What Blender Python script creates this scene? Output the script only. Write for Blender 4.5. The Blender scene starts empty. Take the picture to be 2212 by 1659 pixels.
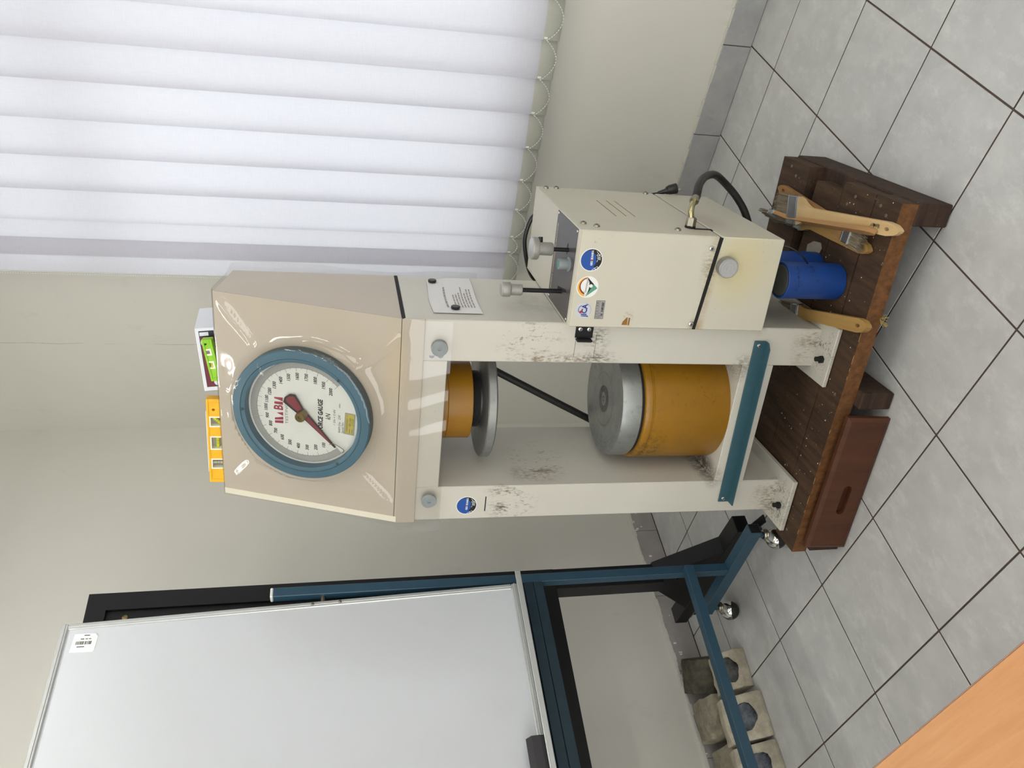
import bpy, bmesh, math, random
from mathutils import Matrix, Vector, Euler
random.seed(7)
SC = bpy.context.scene
COL = SC.collection
PI = math.pi

# scene tunables
EXPOSURE = 0.0
SKY = 2.3
TUBE = 27.5
LAMPS = ((-1.7, 1.05), (-1.7, -0.7), (-1.7, -2.4), (-3.8, -0.7), (-3.8, -2.4))
LEFT = 110.0
REAR = 36.0
# ------------------------------------------------------------------ camera, world, exposure
# pose solved from the floor-tile grid (0.4 m tiles) and the vertical edges; the photo was taken with the phone on its side
R0 = Vector((0.696, -0.718, -0.003)); R1 = Vector((-0.153, -0.145, -0.978)); R2 = Vector((0.702, 0.681, -0.211))
R2.normalize(); R1 = (R1 - R2 * R1.dot(R2)).normalized(); R0 = R1.cross(R2).normalized()
CAM_POS = Vector((-2.904, -1.076, 1.682))
cam_data = bpy.data.cameras.new('camera')
cam = bpy.data.objects.new('camera', cam_data); COL.objects.link(cam)
cam_data.sensor_fit = 'HORIZONTAL'; cam_data.sensor_width = 36.0
cam_data.lens = 1692.1 / 2212 * 36.0
cam_data.clip_start = 0.02
rot = Matrix((R1, R0, -R2)).transposed()
cam.matrix_world = Matrix.Translation(CAM_POS) @ rot.to_4x4()
SC.camera = cam

SC.view_settings.view_transform = 'Standard'
SC.view_settings.look = 'None'
SC.view_settings.gamma = 1.0
SC.view_settings.use_curve_mapping = False
SC.view_settings.exposure = EXPOSURE

world = bpy.data.worlds.new('overcast_sky'); SC.world = world
world.use_nodes = True
wn = world.node_tree.nodes; wl = world.node_tree.links
wn.clear()
w_out = wn.new('ShaderNodeOutputWorld'); w_bg = wn.new('ShaderNodeBackground')
w_bg.inputs['Color'].default_value = (0.94, 0.95, 1.0, 1)
w_bg.inputs['Strength'].default_value = SKY
wl.new(w_bg.outputs[0], w_out.inputs[0])


def area(name, loc, rot, sx, sy, watts, color=(1, 1, 1)):
    ld = bpy.data.lights.new(name, 'AREA'); ld.shape = 'RECTANGLE'
    ld.size = sx; ld.size_y = sy; ld.energy = watts; ld.color = color
    o = bpy.data.objects.new(name, ld); COL.objects.link(o)
    o.location = loc; o.rotation_euler = rot
    return o

# added fill lamps, no windows there: left side of the room and behind the camera
area('left_fill', (-5.3, -1.2, 1.9), (0, math.radians(-90), 0), 2.0, 4.6, LEFT, (0.96, 0.98, 1.0))
area('rear_fill', (-3.2, -4.5, 1.9), (math.radians(90), 0, 0), 3.6, 1.8, REAR, (0.96, 0.98, 1.0))

# ------------------------------------------------------------------ materials
def lin(c):
    return tuple((v / 12.92 if v <= 0.04045 else ((v + 0.055) / 1.055) ** 2.4) for v in c)

def rgb(r, g, b):
    return lin((r / 255, g / 255, b / 255)) + (1,)

class NT:
    def __init__(self, name):
        self.m = bpy.data.materials.new(name); self.m.use_nodes = True
        self.t = self.m.node_tree; self.n = self.t.nodes; self.l = self.t.links
        self.b = self.n['Principled BSDF']; self.out = self.n['Material Output']
        tc = self.n.new('ShaderNodeTexCoord'); self.obj = tc.outputs['Object']; self.gen = tc.outputs['Generated']
    def link(self, a, b): self.l.new(a, b)
    def noise(self, scale, detail=4, rough=0.55, vec=None, stretch=None):
        v = vec or self.obj
        if stretch:
            mp = self.n.new('ShaderNodeMapping'); mp.inputs['Scale'].default_value = stretch
            self.link(v, mp.inputs['Vector']); v = mp.outputs[0]
        x = self.n.new('ShaderNodeTexNoise'); x.inputs['Scale'].default_value = scale
        x.inputs['Detail'].default_value = detail; x.inputs['Roughness'].default_value = rough
        self.link(v, x.inputs['Vector']); return x.outputs['Fac']
    def ramp(self, fac, lo, hi, a=0.0, b=1.0):
        x = self.n.new('ShaderNodeMapRange'); x.inputs['From Min'].default_value = lo; x.inputs['From Max'].default_value = hi
        x.inputs['To Min'].default_value = a; x.inputs['To Max'].default_value = b
        self.link(fac, x.inputs['Value']); return x.outputs['Result']
    def math(self, op, a, b=None):
        x = self.n.new('ShaderNodeMath'); x.operation = op
        for i, v in enumerate((a, b)):
            if v is None: continue
            if isinstance(v, (int, float)): x.inputs[i].default_value = v
            else: self.link(v, x.inputs[i])
        return x.outputs[0]
    def mix(self, fac, a, b):
        x = self.n.new('ShaderNodeMix'); x.data_type = 'RGBA'; x.clamp_factor = True
        ins = [s for s in x.inputs if s.enabled or True]
        f = x.inputs[0]; A = x.inputs[6]; B = x.inputs[7]
        if isinstance(fac, (int, float)): f.default_value = fac
        else: self.link(fac, f)
        for s, v in ((A, a), (B, b)):
            if isinstance(v, tuple): s.default_value = v
            else: self.link(v, s)
        return x.outputs[2]
    def blob(self, c, r, soft=0.5):
        """1 inside an ellipsoid round c with radii r, fading to 0 at its rim"""
        s = self.n.new('ShaderNodeVectorMath'); s.operation = 'SUBTRACT'; s.inputs[1].default_value = c
        self.link(self.obj, s.inputs[0])
        d = self.n.new('ShaderNodeVectorMath'); d.operation = 'DIVIDE'; d.inputs[1].default_value = r
        self.link(s.outputs[0], d.inputs[0])
        q = self.n.new('ShaderNodeVectorMath'); q.operation = 'LENGTH'; self.link(d.outputs[0], q.inputs[0])
        return self.ramp(q.outputs['Value'], 1.0, 1.0 - soft)
    def bump(self, fac, strength=0.2, dist=0.002):
        x = self.n.new('ShaderNodeBump'); x.inputs['Strength'].default_value = strength; x.inputs['Distance'].default_value = dist
        self.link(fac, x.inputs['Height']); self.link(x.outputs[0], self.b.inputs['Normal'])
    def color(self, c):
        if isinstance(c, tuple): self.b.inputs['Base Color'].default_value = c
        else: self.link(c, self.b.inputs['Base Color'])
    def rough(self, r):
        if isinstance(r, (int, float)): self.b.inputs['Roughness'].default_value = r
        else: self.link(r, self.b.inputs['Roughness'])

def simple(name, c, rough=0.5, metal=0.0, var=0.0, scale=8.0, c2=None, bump=0.0, stretch=None, spec=None, bscale=None):
    t = NT(name)
    if var > 0:
        c2 = c2 or tuple(v * 0.6 for v in c[:3]) + (1,)
        f = t.noise(scale, 5, 0.6, stretch=stretch)
        t.color(t.mix(t.ramp(f, 0.35, 0.75, 0, var), c, c2))
    else:
        t.color(c)
    t.rough(rough); t.b.inputs['Metallic'].default_value = metal
    if spec is not None: t.b.inputs['Specular IOR Level'].default_value = spec
    if bump > 0: t.bump(t.noise(bscale or scale * 6, 3, stretch=stretch), bump, 0.002)
    return t.m

M = {}
# --- machine paint: cream enamel with handling dirt; coordinates are the machine's own (s, d, h)
def paint(name, base, stains=(), speck=0.25):
    t = NT(name)
    col = t.mix(t.ramp(t.noise(5.0, 5), 0.35, 0.75, 0, 0.35), base, tuple(v * 0.86 for v in base[:3]) + (1,))
    sp = t.ramp(t.noise(90, 2, 0.5), 0.70, 0.76)
    sp = t.math('MULTIPLY', sp, t.ramp(t.noise(7, 2), 0.5, 0.62, 0, speck))
    col = t.mix(sp, col, rgb(70, 58, 45))
    fine = t.noise(150, 5, 0.7, stretch=(1, 1, 0.4)); coarse = t.noise(28, 4, 0.6, stretch=(1, 1, 0.5))
    for (c, r, colr, amt, lo, hi) in stains:
        k = t.blob(c, r, 0.75)
        if lo is None: f = t.math('MULTIPLY', k, amt)
        else: f = t.math('MULTIPLY', t.math('MULTIPLY', k, t.ramp(t.math('ADD', t.math('MULTIPLY', fine, 0.62), t.math('MULTIPLY', coarse, 0.38)), lo, hi)), amt)
        col = t.mix(f, col, colr)
    t.color(col); t.rough(0.42)
    t.bump(t.noise(160, 2), 0.06, 0.001)
    return t.m

DIRT = rgb(72, 62, 48); BROWN = rgb(110, 85, 55)
CREAM = rgb(195, 191, 179)
M['cream'] = paint('cream_machine_paint', CREAM, [
    ((-0.285, 0, 0.975), (0.09, 0.05, 0.105), DIRT, 0.85, 0.53, 0.63),
    ((-0.31, 0, 0.99), (0.05, 0.04, 0.08), DIRT, 0.75, 0.49, 0.60),
    ((-0.245, 0, 1.00), (0.03, 0.04, 0.08), DIRT, 0.7, 0.49, 0.60),
    ((0.29, 0, 0.98), (0.09, 0.03, 0.12), DIRT, 0.85, 0.53, 0.62),
    ((0.23, 0, 0.90), (0.03, 0.03, 0.16), BROWN, 0.85, 0.46, 0.58),
    ((0.30, 0, 0.77), (0.06, 0.03, 0.05), DIRT, 0.8, 0.48, 0.58),
    ((0.235, 0, 0.76), (0.03, 0.03, 0.09), DIRT, 0.8, 0.46, 0.58),
    ((-0.22, 0.16, 0.86), (0.03, 0.14, 0.14), DIRT, 0.8, 0.54, 0.62),
    ((-0.22, 0.07, 0.88), (0.03, 0.07, 0.12), BROWN, 0.85, 0.46, 0.60),
    ((0.348, 0.2, 0.95), (0.03, 0.2, 0.1), rgb(150, 148, 138), 0.6, 0.40, 0.62),
    ((-0.21, 0.10, 0.27), (0.06, 0.16, 0.05), DIRT, 0.95, 0.42, 0.52),
    ((0.21, 0.06, 0.27), (0.07, 0.12, 0.05), DIRT, 0.9, 0.47, 0.56),
    ((0.36, -0.02, 0.24), (0.05, 0.05, 0.04), BROWN, 0.8, 0.4, 0.6),
    ((-0.29, -0.03, 0.02), (0.12, 0.09, 0.04), DIRT, 0.9, 0.50, 0.58),
    ((0.29, -0.03, 0.02), (0.12, 0.09, 0.05), DIRT, 0.85, 0.53, 0.60),
    ((-0.29, 0.0, 0.06), (0.1, 0.05, 0.06), BROWN, 0.6, 0.45, 0.6),
    ((0.29, 0.0, 0.06), (0.1, 0.05, 0.06), BROWN, 0.6, 0.45, 0.6),
], 0.35)
M['box_paint'] = paint('cream_control_box_paint', rgb(196, 191, 174), [
    ((0.55, -0.04, 0.40), (0.14, 0.06, 0.10), rgb(200, 186, 132), 0.45, None, None),
    ((0.56, -0.04, 0.35), (0.16, 0.04, 0.12), rgb(206, 192, 140), 0.4, None, None),
    ((0.50, -0.04, 0.465), (0.2, 0.03, 0.02), rgb(150, 110, 60), 0.55, 0.35, 0.6),
    ((0.56, -0.04, 0.475), (0.09, 0.03, 0.035), DIRT, 0.5, 0.46, 0.6),
    ((0.36, -0.04, 0.48), (0.04, 0.03, 0.03), rgb(150, 110, 60), 0.6, None, None),
    ((0.641, 0.02, 0.50), (0.02, 0.08, 0.06), rgb(165, 140, 100), 0.5, 0.3, 0.6),
    ((0.641, 0.15, 0.42), (0.02, 0.14, 0.08), rgb(172, 160, 150), 0.55, None, None),
    ((0.385, -0.04, 0.70), (0.03, 0.02, 0.02), DIRT, 0.5, 0.5, 0.6),
], 0.3)
M['housing'] = paint('aged_cream_housing_paint', rgb(182, 172, 156), [
    ((0.05, 0.08, 1.55), (0.3, 0.2, 0.3), rgb(186, 168, 140), 0.45, 0.40, 0.62),
    ((0.2, 0.0, 1.37), (0.2, 0.1, 0.05), rgb(190, 172, 140), 0.5, None, None),
    ((0.34, 0.2, 1.6), (0.03, 0.3, 0.4), rgb(180, 160, 140), 0.35, 0.35, 0.65),
], 0.12)
M['housing_edge'] = simple('pale_cream_edge_paint', rgb(226, 220, 200), 0.4)
M['yellow'] = None
def yellow_paint():
    t = NT('worn_yellow_cylinder_paint')
    base = rgb(146, 102, 8)
    col = t.mix(t.ramp(t.noise(9, 6, 0.6, stretch=(1, 1, 0.6)), 0.35, 0.75, 0, 0.55), base, rgb(126, 88, 12))
    fine = t.noise(60, 6, 0.75)
    k = t.math('MULTIPLY', t.ramp(fine, 0.56, 0.66), t.ramp(t.noise(6, 2), 0.42, 0.6, 0, 0.6))
    col = t.mix(k, col, rgb(78, 62, 30))
    k2 = t.math('MULTIPLY', t.blob((-0.13, 0.05, 0.52), (0.14, 0.14, 0.07), 0.8), t.ramp(fine, 0.45, 0.58, 0, 0.9))
    col = t.mix(k2, col, rgb(60, 52, 32))
    t.color(col); t.rough(0.38); t.bump(t.noise(110, 2), 0.05, 0.001)
    return t.m
M['yellow'] = yellow_paint()
M['orange'] = simple('orange_yellow_cylinder_paint', rgb(148, 102, 8), 0.35, var=0.3, scale=6)
def steel(name, c, rough, var=0.4):
    t = NT(name)
    f = t.noise(14, 5, 0.6)
    col = t.mix(t.ramp(f, 0.35, 0.75, 0, var), c, tuple(v * 0.62 for v in c[:3]) + (1,))
    sm = t.math('MULTIPLY', t.ramp(t.noise(45, 5, 0.7), 0.55, 0.72), 0.35)
    col = t.mix(sm, col, rgb(60, 58, 52))
    t.color(col); t.b.inputs['Metallic'].default_value = 0.75; t.rough(t.ramp(f, 0.3, 0.8, rough, rough + 0.2))
    t.bump(t.noise(60, 4, stretch=(1, 1, 5)), 0.08, 0.001)
    return t.m
M['platen'] = steel('machined_steel_platen', rgb(150, 152, 149), 0.36)
M['platen_mark'] = simple('oily_platen_mark', rgb(66, 64, 60), 0.5, 0.4, var=0.8, scale=40, c2=rgb(120, 118, 112))
M['dark_steel'] = steel('dark_threaded_steel', rgb(96, 96, 96), 0.35)
M['chrome'] = simple('chrome', rgb(215, 215, 212), 0.12, 1.0)
M['zinc'] = simple('zinc_plated_steel', rgb(160, 155, 140), 0.3, 1.0, var=0.3, scale=30)
M['brass'] = simple('aged_brass', rgb(128, 110, 72), 0.35, 0.9, var=0.4, scale=40)
M['brass_fit'] = simple('zinc_brass_hose_fitting', rgb(178, 168, 128), 0.22, 1.0, var=0.3, scale=30)
M['alu'] = simple('brushed_aluminium', rgb(192, 192, 190), 0.36, 0.8, var=0.25, scale=20)
M['alu_dark'] = simple('cast_aluminium_knob_edge', rgb(158, 156, 150), 0.5, 0.55, var=0.4, scale=60)
M['alu_frame'] = simple('satin_aluminium_frame', rgb(190, 192, 190), 0.38, 0.45, var=0.2, scale=20)
M['black_metal'] = simple('black_powder_coat', rgb(22, 21, 23), 0.42, var=0.3, scale=20, spec=0.28)
M['black_rubber'] = simple('black_rubber', rgb(22, 22, 21), 0.5, var=0.4, scale=30, c2=rgb(48, 46, 40))
M['black_gap'] = simple('gap_black', rgb(14, 14, 14), 0.8)  # flat black, also laid where gaps and slots lie in shade
M['plastic_black'] = simple('black_plastic', rgb(18, 18, 18), 0.35)
M['control_plate'] = simple('grey_anodised_control_plate', rgb(76, 72, 71), 0.30, 0.0, var=0.4, scale=14, c2=rgb(56, 53, 53), spec=0.3)
M['plate_print'] = simple('tan_panel_print', rgb(186, 168, 140), 0.6)
M['teal'] = simple('teal_enamel', rgb(60, 98, 115), 0.42, var=0.3, scale=8, c2=rgb(49, 84, 100))
M['teal_dark'] = simple('dark_teal_gauge_side', rgb(58, 72, 76), 0.5)
M['teal_rail'] = simple('worn_teal_angle_paint', rgb(46, 80, 90), 0.4, var=0.4, scale=24, c2=rgb(58, 98, 106))
M['stand_blue'] = simple('blue_stand_enamel', rgb(42, 72, 90), 0.42, var=0.5, scale=30, c2=rgb(32, 62, 80), bump=0.08)
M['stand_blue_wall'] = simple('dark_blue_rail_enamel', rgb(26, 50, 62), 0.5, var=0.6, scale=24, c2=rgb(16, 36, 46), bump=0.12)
M['dial_white'] = simple('dial_white', rgb(226, 224, 216), 0.5)
M['dial_grey'] = simple('dial_scale_band_grey', rgb(172, 170, 165), 0.6)
M['ink'] = simple('black_ink', rgb(34, 32, 32), 0.6)
M['ink_grey'] = simple('grey_ink', rgb(98, 96, 94), 0.6)
M['ink_faint'] = simple('faint_print_ink', rgb(150, 140, 134), 0.7)
M['red_ink'] = simple('dial_red_ink', rgb(150, 34, 60), 0.6)
M['needle_red'] = simple('needle_red', rgb(128, 34, 46), 0.4)
M['white'] = simple('white_vinyl', rgb(226, 226, 222), 0.4)
M['black_ink'] = simple('sticker_black', rgb(16, 15, 15), 0.4)
M['sticker_blue'] = simple('sticker_blue', rgb(22, 74, 150), 0.4)
M['sticker_red'] = simple('sticker_red', rgb(170, 30, 40), 0.4)
M['sticker_navy'] = simple('sticker_navy', rgb(10, 40, 120), 0.4)
M['sticker_grey'] = simple('sticker_pale_grey', rgb(190, 192, 198), 0.4)
M['sticker_orange'] = simple('sticker_orange', rgb(226, 164, 58), 0.4)
M['sticker_maroon'] = simple('sticker_brown', rgb(122, 48, 26), 0.4)
M['sticker_green'] = simple('sticker_green', rgb(82, 146, 122), 0.4)
M['silver_plate'] = simple('silver_nameplate', rgb(160, 158, 156), 0.35, 0.4)
M['plate_edge'] = simple('nameplate_line', rgb(104, 102, 98), 0.5)
M['yellow_label'] = simple('yellow_calibration_label', rgb(190, 174, 72), 0.5)
M['rust'] = simple('rust_patch', rgb(140, 98, 42), 0.8, var=0.6, scale=60)
M['button_green'] = simple('green_push_button', rgb(58, 128, 104), 0.35)
M['rubber_boot'] = simple('grey_rubber_boot', rgb(118, 124, 126), 0.4)
M['paper'] = simple('white_paper', rgb(214, 212, 210), 0.7)
M['magnet_grey'] = simple('grey_magnet', rgb(132, 138, 138), 0.5, var=0.3, scale=40)
M['plug_cream'] = simple('cream_plug', rgb(216, 206, 170), 0.5)

def clear(name, f0, tint=(1, 1, 1, 1), rough=0.02):
    """thin clear sheet: transparent with a Fresnel-weighted gloss"""
    t = NT(name); t.n.remove(t.b)
    tr = t.n.new('ShaderNodeBsdfTransparent'); tr.inputs['Color'].default_value = tint
    gl = t.n.new('ShaderNodeBsdfGlossy'); gl.inputs['Roughness'].default_value = rough
    lw = t.n.new('ShaderNodeLayerWeight'); lw.inputs['Blend'].default_value = 0.5
    f = t.math('ADD', t.math('MULTIPLY', t.math('POWER', lw.outputs['Facing'], 5.0), 0.9 - f0), f0)     # Schlick, the same from both sides
    mx = t.n.new('ShaderNodeMixShader'); t.link(f, mx.inputs[0]); t.link(tr.outputs[0], mx.inputs[1]); t.link(gl.outputs[0], mx.inputs[2])
    t.link(mx.outputs[0], t.out.inputs['Surface'])
    return t.m
M['glass'] = clear('window_glass', 0.05, (0.94, 0.97, 0.96, 1))
M['gauge_glass'] = clear('gauge_glass', 0.012, (0.97, 0.98, 0.98, 1), 0.03)
M['vinyl'] = clear('clear_vinyl_sheet', 0.055, (0.925, 0.92, 0.91, 1), 0.06)

# --- room
def wall_mat(name, base, crack=None):
    t = NT(name)
    col = t.mix(t.ramp(t.noise(1.1, 4), 0.3, 0.75, 0, 0.4), base, tuple(v * 0.9 for v in base[:3]) + (1,))
    sm = t.math('MULTIPLY', t.ramp(t.noise(5, 6, 0.7, stretch=(1, 1, 0.4)), 0.62, 0.78), 0.22)
    col = t.mix(sm, col, rgb(140, 134, 118))
    if crack:     # hairline plaster crack running up the wall
        sp = t.n.new('ShaderNodeSeparateXYZ'); t.link(t.obj, sp.inputs[0])
        wob = t.ramp(t.noise(3.5, 6, 0.7), 0, 1, -0.02, 0.02)
        dist = t.math('ABSOLUTE', t.math('ADD', t.math('SUBTRACT', sp.outputs['Y'], crack), wob))
        k = t.math('MULTIPLY', t.ramp(dist, 0.0022, 0.0008), t.ramp(t.noise(6, 3), 0.40, 0.55, 0, 0.55))
        col = t.mix(k, col, rgb(120, 112, 98))
    t.color(col); t.rough(0.6); t.bump(t.noise(70, 3), 0.05, 0.002)
    return t.m
M['wall'] = wall_mat('cream_wall_paint', rgb(212, 209, 199))
M['wall_cracked'] = wall_mat('cracked_cream_wall_paint', rgb(212, 209, 199), 1.70)
M['ceiling'] = simple('white_ceiling_paint', rgb(222, 221, 214), 0.8)
def tile_mat(name, base, dark, light, rough):
    t = NT(name)
    oi = t.n.new('ShaderNodeObjectInfo')
    ad = t.n.new('ShaderNodeVectorMath'); ad.operation = 'ADD'
    sc = t.n.new('ShaderNodeVectorMath'); sc.operation = 'SCALE'; sc.inputs[0].default_value = (9, 5, 3)
    t.link(oi.outputs['Random'], sc.inputs['Scale']); t.link(t.obj, ad.inputs[0]); t.link(sc.outputs[0], ad.inputs[1])
    v = ad.outputs[0]
    col = t.mix(t.ramp(t.noise(9, 8, 0.62, vec=v), 0.36, 0.66), base, dark)
    mp = t.n.new('ShaderNodeMapping'); mp.inputs['Rotation'].default_value = (0, 0, 0.6); mp.inputs['Scale'].default_value = (1.0, 1.7, 1)
    t.link(v, mp.inputs['Vector'])
    vein = t.noise(11, 10, 0.74, vec=mp.outputs[0])
    col = t.mix(t.ramp(vein, 0.51, 0.66, 0, 0.5), col, light)
    col = t.mix(t.ramp(oi.outputs['Random'], 0, 1, 0, 0.18), col, tuple(x * 0.93 for x in base[:3]) + (1,))
    t.color(col); t.rough(t.ramp(vein, 0.4, 0.7, rough, rough + 0.14))
    t.b.inputs['Specular IOR Level'].default_value = 0.4
    t.bump(t.noise(40, 6, 0.7, vec=mp.outputs[0]), 0.10, 0.002)
    return t.m
M['tile'] = tile_mat('grey_marbled_floor_tile', rgb(194, 194, 191), rgb(180, 180, 178), rgb(214, 214, 211), 0.30)
M['skirting'] = tile_mat('grey_skirting_tile', rgb(166, 166, 164), rgb(150, 150, 150), rgb(178, 178, 175), 0.35)
M['skirting_mauve'] = tile_mat('mauve_grey_skirting_tile', rgb(166, 160, 156), rgb(152, 146, 142), rgb(172, 168, 164), 0.4)
M['grout'] = simple('brown_grout', rgb(88, 72, 64), 0.9, var=0.6, scale=25, c2=rgb(58, 46, 40))
M['caulk'] = simple('painted_caulk_bead', rgb(198, 196, 182), 0.6)
M['win_frame'] = simple('white_window_frame', rgb(214, 214, 208), 0.5)
def fabric(name, c, transl):
    t = NT(name)
    wv = t.noise(420, 2, 0.6, stretch=(1, 1, 0.05)); wh = t.noise(420, 2, 0.6, stretch=(0.05, 0.05, 1))
    f = t.math('MULTIPLY', t.math('ADD', wv, wh), 0.5)
    col = t.mix(t.ramp(f, 0.3, 0.7), c, tuple(v * 0.92 for v in c[:3]) + (1,))
    t.color(col); t.rough(0.9); t.b.inputs['Specular IOR Level'].default_value = 0.1
    tl = t.n.new('ShaderNodeBsdfTranslucent'); t.link(col, tl.inputs['Color'])
    mx = t.n.new('ShaderNodeMixShader'); mx.inputs[0].default_value = transl
    t.link(t.b.outputs[0], mx.inputs[1]); t.link(tl.outputs[0], mx.inputs[2]); t.link(mx.outputs[0], t.out.inputs['Surface'])
    return t.m
M['vane'] = fabric('white_translucent_blind_fabric', rgb(222, 220, 226), 0.5)
M['hem'] = fabric('blind_hem_fabric', rgb(186, 186, 174), 0.12)
M['bead'] = simple('white_bead', rgb(228, 228, 222), 0.4)
M['cord'] = simple('white_cord', rgb(214, 212, 204), 0.7)

# --- wood and the rest
def wood(name, c, c2, rough=0.6, grain=(1, 8, 8), scale=4, dust=0.0, bump=0.25):
    t = NT(name)
    f = t.noise(scale, 8, 0.65, stretch=grain)
    col = t.mix(t.ramp(f, 0.32, 0.68), c, c2)
    if dust:
        d = t.math('MULTIPLY', t.ramp(t.noise(70, 4, 0.7), 0.66, 0.74), dust)
        col = t.mix(d, col, rgb(180, 172, 155))
    t.color(col); t.rough(rough); t.b.inputs['Specular IOR Level'].default_value = 0.3
    t.bump(t.noise(scale * 5, 6, 0.7, stretch=grain), bump, 0.004)
    return t.m
M['pallet'] = wood('old_dark_pallet_wood', rgb(80, 59, 41), rgb(46, 33, 24), 0.7, (8, 1, 8), 5, 0.6)
M['pallet_edge'] = wood('orange_brown_pallet_wood', rgb(126, 84, 46), rgb(78, 50, 28), 0.65, (8, 1, 8), 5, 0.2)
M['pallet_dark'] = wood('dark_bearer_wood', rgb(74, 54, 42), rgb(42, 30, 25), 0.7, (1, 8, 8), 5, 0.3)
M['drawer'] = wood('varnished_red_brown_wood', rgb(90, 54, 36), rgb(70, 41, 28), 0.38, (6, 1, 6), 3, 0.0, 0.08)
M['drawer_dark'] = wood('dark_red_brown_wood', rgb(82, 44, 30), rgb(64, 34, 24), 0.4, (6, 1, 6), 3, 0.0, 0.08)
M['pine'] = wood('pale_brush_handle_wood', rgb(208, 180, 134), rgb(190, 158, 108), 0.5, (1, 10, 10), 3, 0.0, 0.05)
M['tan_wood'] = wood('tan_brush_handle_wood', rgb(172, 132, 86), rgb(146, 106, 64), 0.5, (1, 10, 10), 3, 0.0, 0.05)
M['ochre_wood'] = wood('ochre_brush_handle_wood', rgb(174, 140, 84), rgb(154, 120, 68), 0.5, (1, 10, 10), 3, 0.0, 0.05)
M['ferrule'] = simple('scuffed_tin_ferrule', rgb(160, 162, 164), 0.3, 0.9, var=0.6, scale=50)
M['bristle'] = simple('grey_brown_bristle', rgb(138, 126, 104), 0.9, var=0.8, scale=160, c2=rgb(84, 74, 60), stretch=(0.08, 1, 1), bump=0.5)
M['desk'] = wood('orange_beech_laminate', rgb(204, 152, 104), rgb(190, 135, 88), 0.42, (10, 0.7, 4), 5, 0.0, 0.03)
M['desk_edge'] = simple('grey_brown_edge_band', rgb(150, 120, 104), 0.5)
M['desk_leg'] = simple('grey_desk_leg', rgb(120, 120, 120), 0.5)
def blue_cyl():
    t = NT('scuffed_blue_paint')
    col = t.mix(t.ramp(t.noise(8, 4), 0.35, 0.7, 0, 0.5), rgb(16, 60, 128), rgb(12, 46, 102))
    s = t.math('MULTIPLY', t.ramp(t.noise(34, 6, 0.75, stretch=(1, 1, 2.2)), 0.60, 0.66), t.ramp(t.noise(9, 2), 0.48, 0.6))
    col = t.mix(s, col, rgb(14, 24, 46))
    t.color(col); t.rough(0.45); return t.m
M['blue'] = blue_cyl()
M['mortar'] = simple('dark_mortar_top', rgb(64, 64, 58), 0.9, var=0.6, scale=40)
def concrete(name, a, b):
    t = NT(name)
    col = t.mix(t.ramp(t.noise(16, 8, 0.72), 0.36, 0.62), a, b)
    col = t.mix(t.ramp(t.noise(5, 4), 0.45, 0.7, 0, 0.35), col, tuple(v * 0.62 for v in b[:3]) + (1,))
    pit = t.ramp(t.noise(90, 3, 0.6), 0.68, 0.74, 0, 0.6)
    col = t.mix(pit, col, rgb(84, 80, 70))
    t.color(col); t.rough(0.9); t.b.inputs['Specular IOR Level'].default_value = 0.2
    t.bump(t.noise(30, 8, 0.7), 0.4, 0.006); return t.m
M['concrete'] = concrete('pale_concrete', rgb(192, 184, 166), rgb(158, 150, 132))
M['concrete_grey'] = concrete('grey_concrete', rgb(162, 154, 134), rgb(120, 114, 98))
M['concrete_dark'] = concrete('dark_broken_concrete', rgb(96, 92, 78), rgb(60, 58, 50))
M['crater'] = concrete('dark_core', rgb(92, 92, 88), rgb(30, 30, 30))  # darker tone for the hollow in a block face
M['crater_blue'] = concrete('blue_black_core', rgb(104, 108, 114), rgb(34, 36, 42))
def board():
    t = NT('whiteboard_enamel')
    col = t.mix(t.ramp(t.noise(6, 6, 0.7), 0.55, 0.8, 0, 0.25), rgb(194, 197, 200), rgb(176, 180, 184))
    t.color(col); t.rough(0.16); t.b.inputs['Coat Weight'].default_value = 0.3; t.b.inputs['Coat Roughness'].default_value = 0.05
    return t.m
M['board'] = board()
M['eraser'] = simple('dark_grey_felt', rgb(52, 50, 52), 0.9, bump=0.3, scale=60)
M['eraser_side'] = simple('black_eraser_body', rgb(24, 23, 25), 0.5)
M['level_yellow'] = simple('yellow_level_plastic', rgb(236, 176, 24), 0.4, var=0.2, scale=20)
M['level_green'] = simple('lime_green_level_plastic', rgb(132, 186, 40), 0.4)
M['vial'] = simple('yellow_green_vial', rgb(196, 200, 48), 0.15)
M['vial_clear'] = simple('clear_vial', rgb(168, 164, 150), 0.12)
M['vial_frame'] = simple('cream_vial_frame', rgb(232, 228, 206), 0.4)
M['carton'] = simple('white_carton', rgb(216, 218, 224), 0.6)
M['carton_red'] = simple('carton_dark_red_print', rgb(104, 22, 40), 0.5)
M['carton_dark'] = simple('carton_dark_print', rgb(40, 34, 50), 0.5)
M['scrap'] = simple('grey_scrap_plate', rgb(150, 144, 132), 0.6, var=0.4, scale=30)
M['straw'] = simple('dry_straw', rgb(190, 164, 84), 0.8)
M['nail'] = simple('nail_head', rgb(120, 112, 100), 0.5, 0.6)
M['tube'] = NT('lit_fluorescent_tube').m
_t = M['tube'].node_tree
_b = _t.nodes['Principled BSDF']; _b.inputs['Base Color'].default_value = (1, 1, 1, 1)
_b.inputs['Emission Color'].default_value = (1.0, 0.99, 0.97, 1); _b.inputs['Emission Strength'].default_value = TUBE

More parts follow.
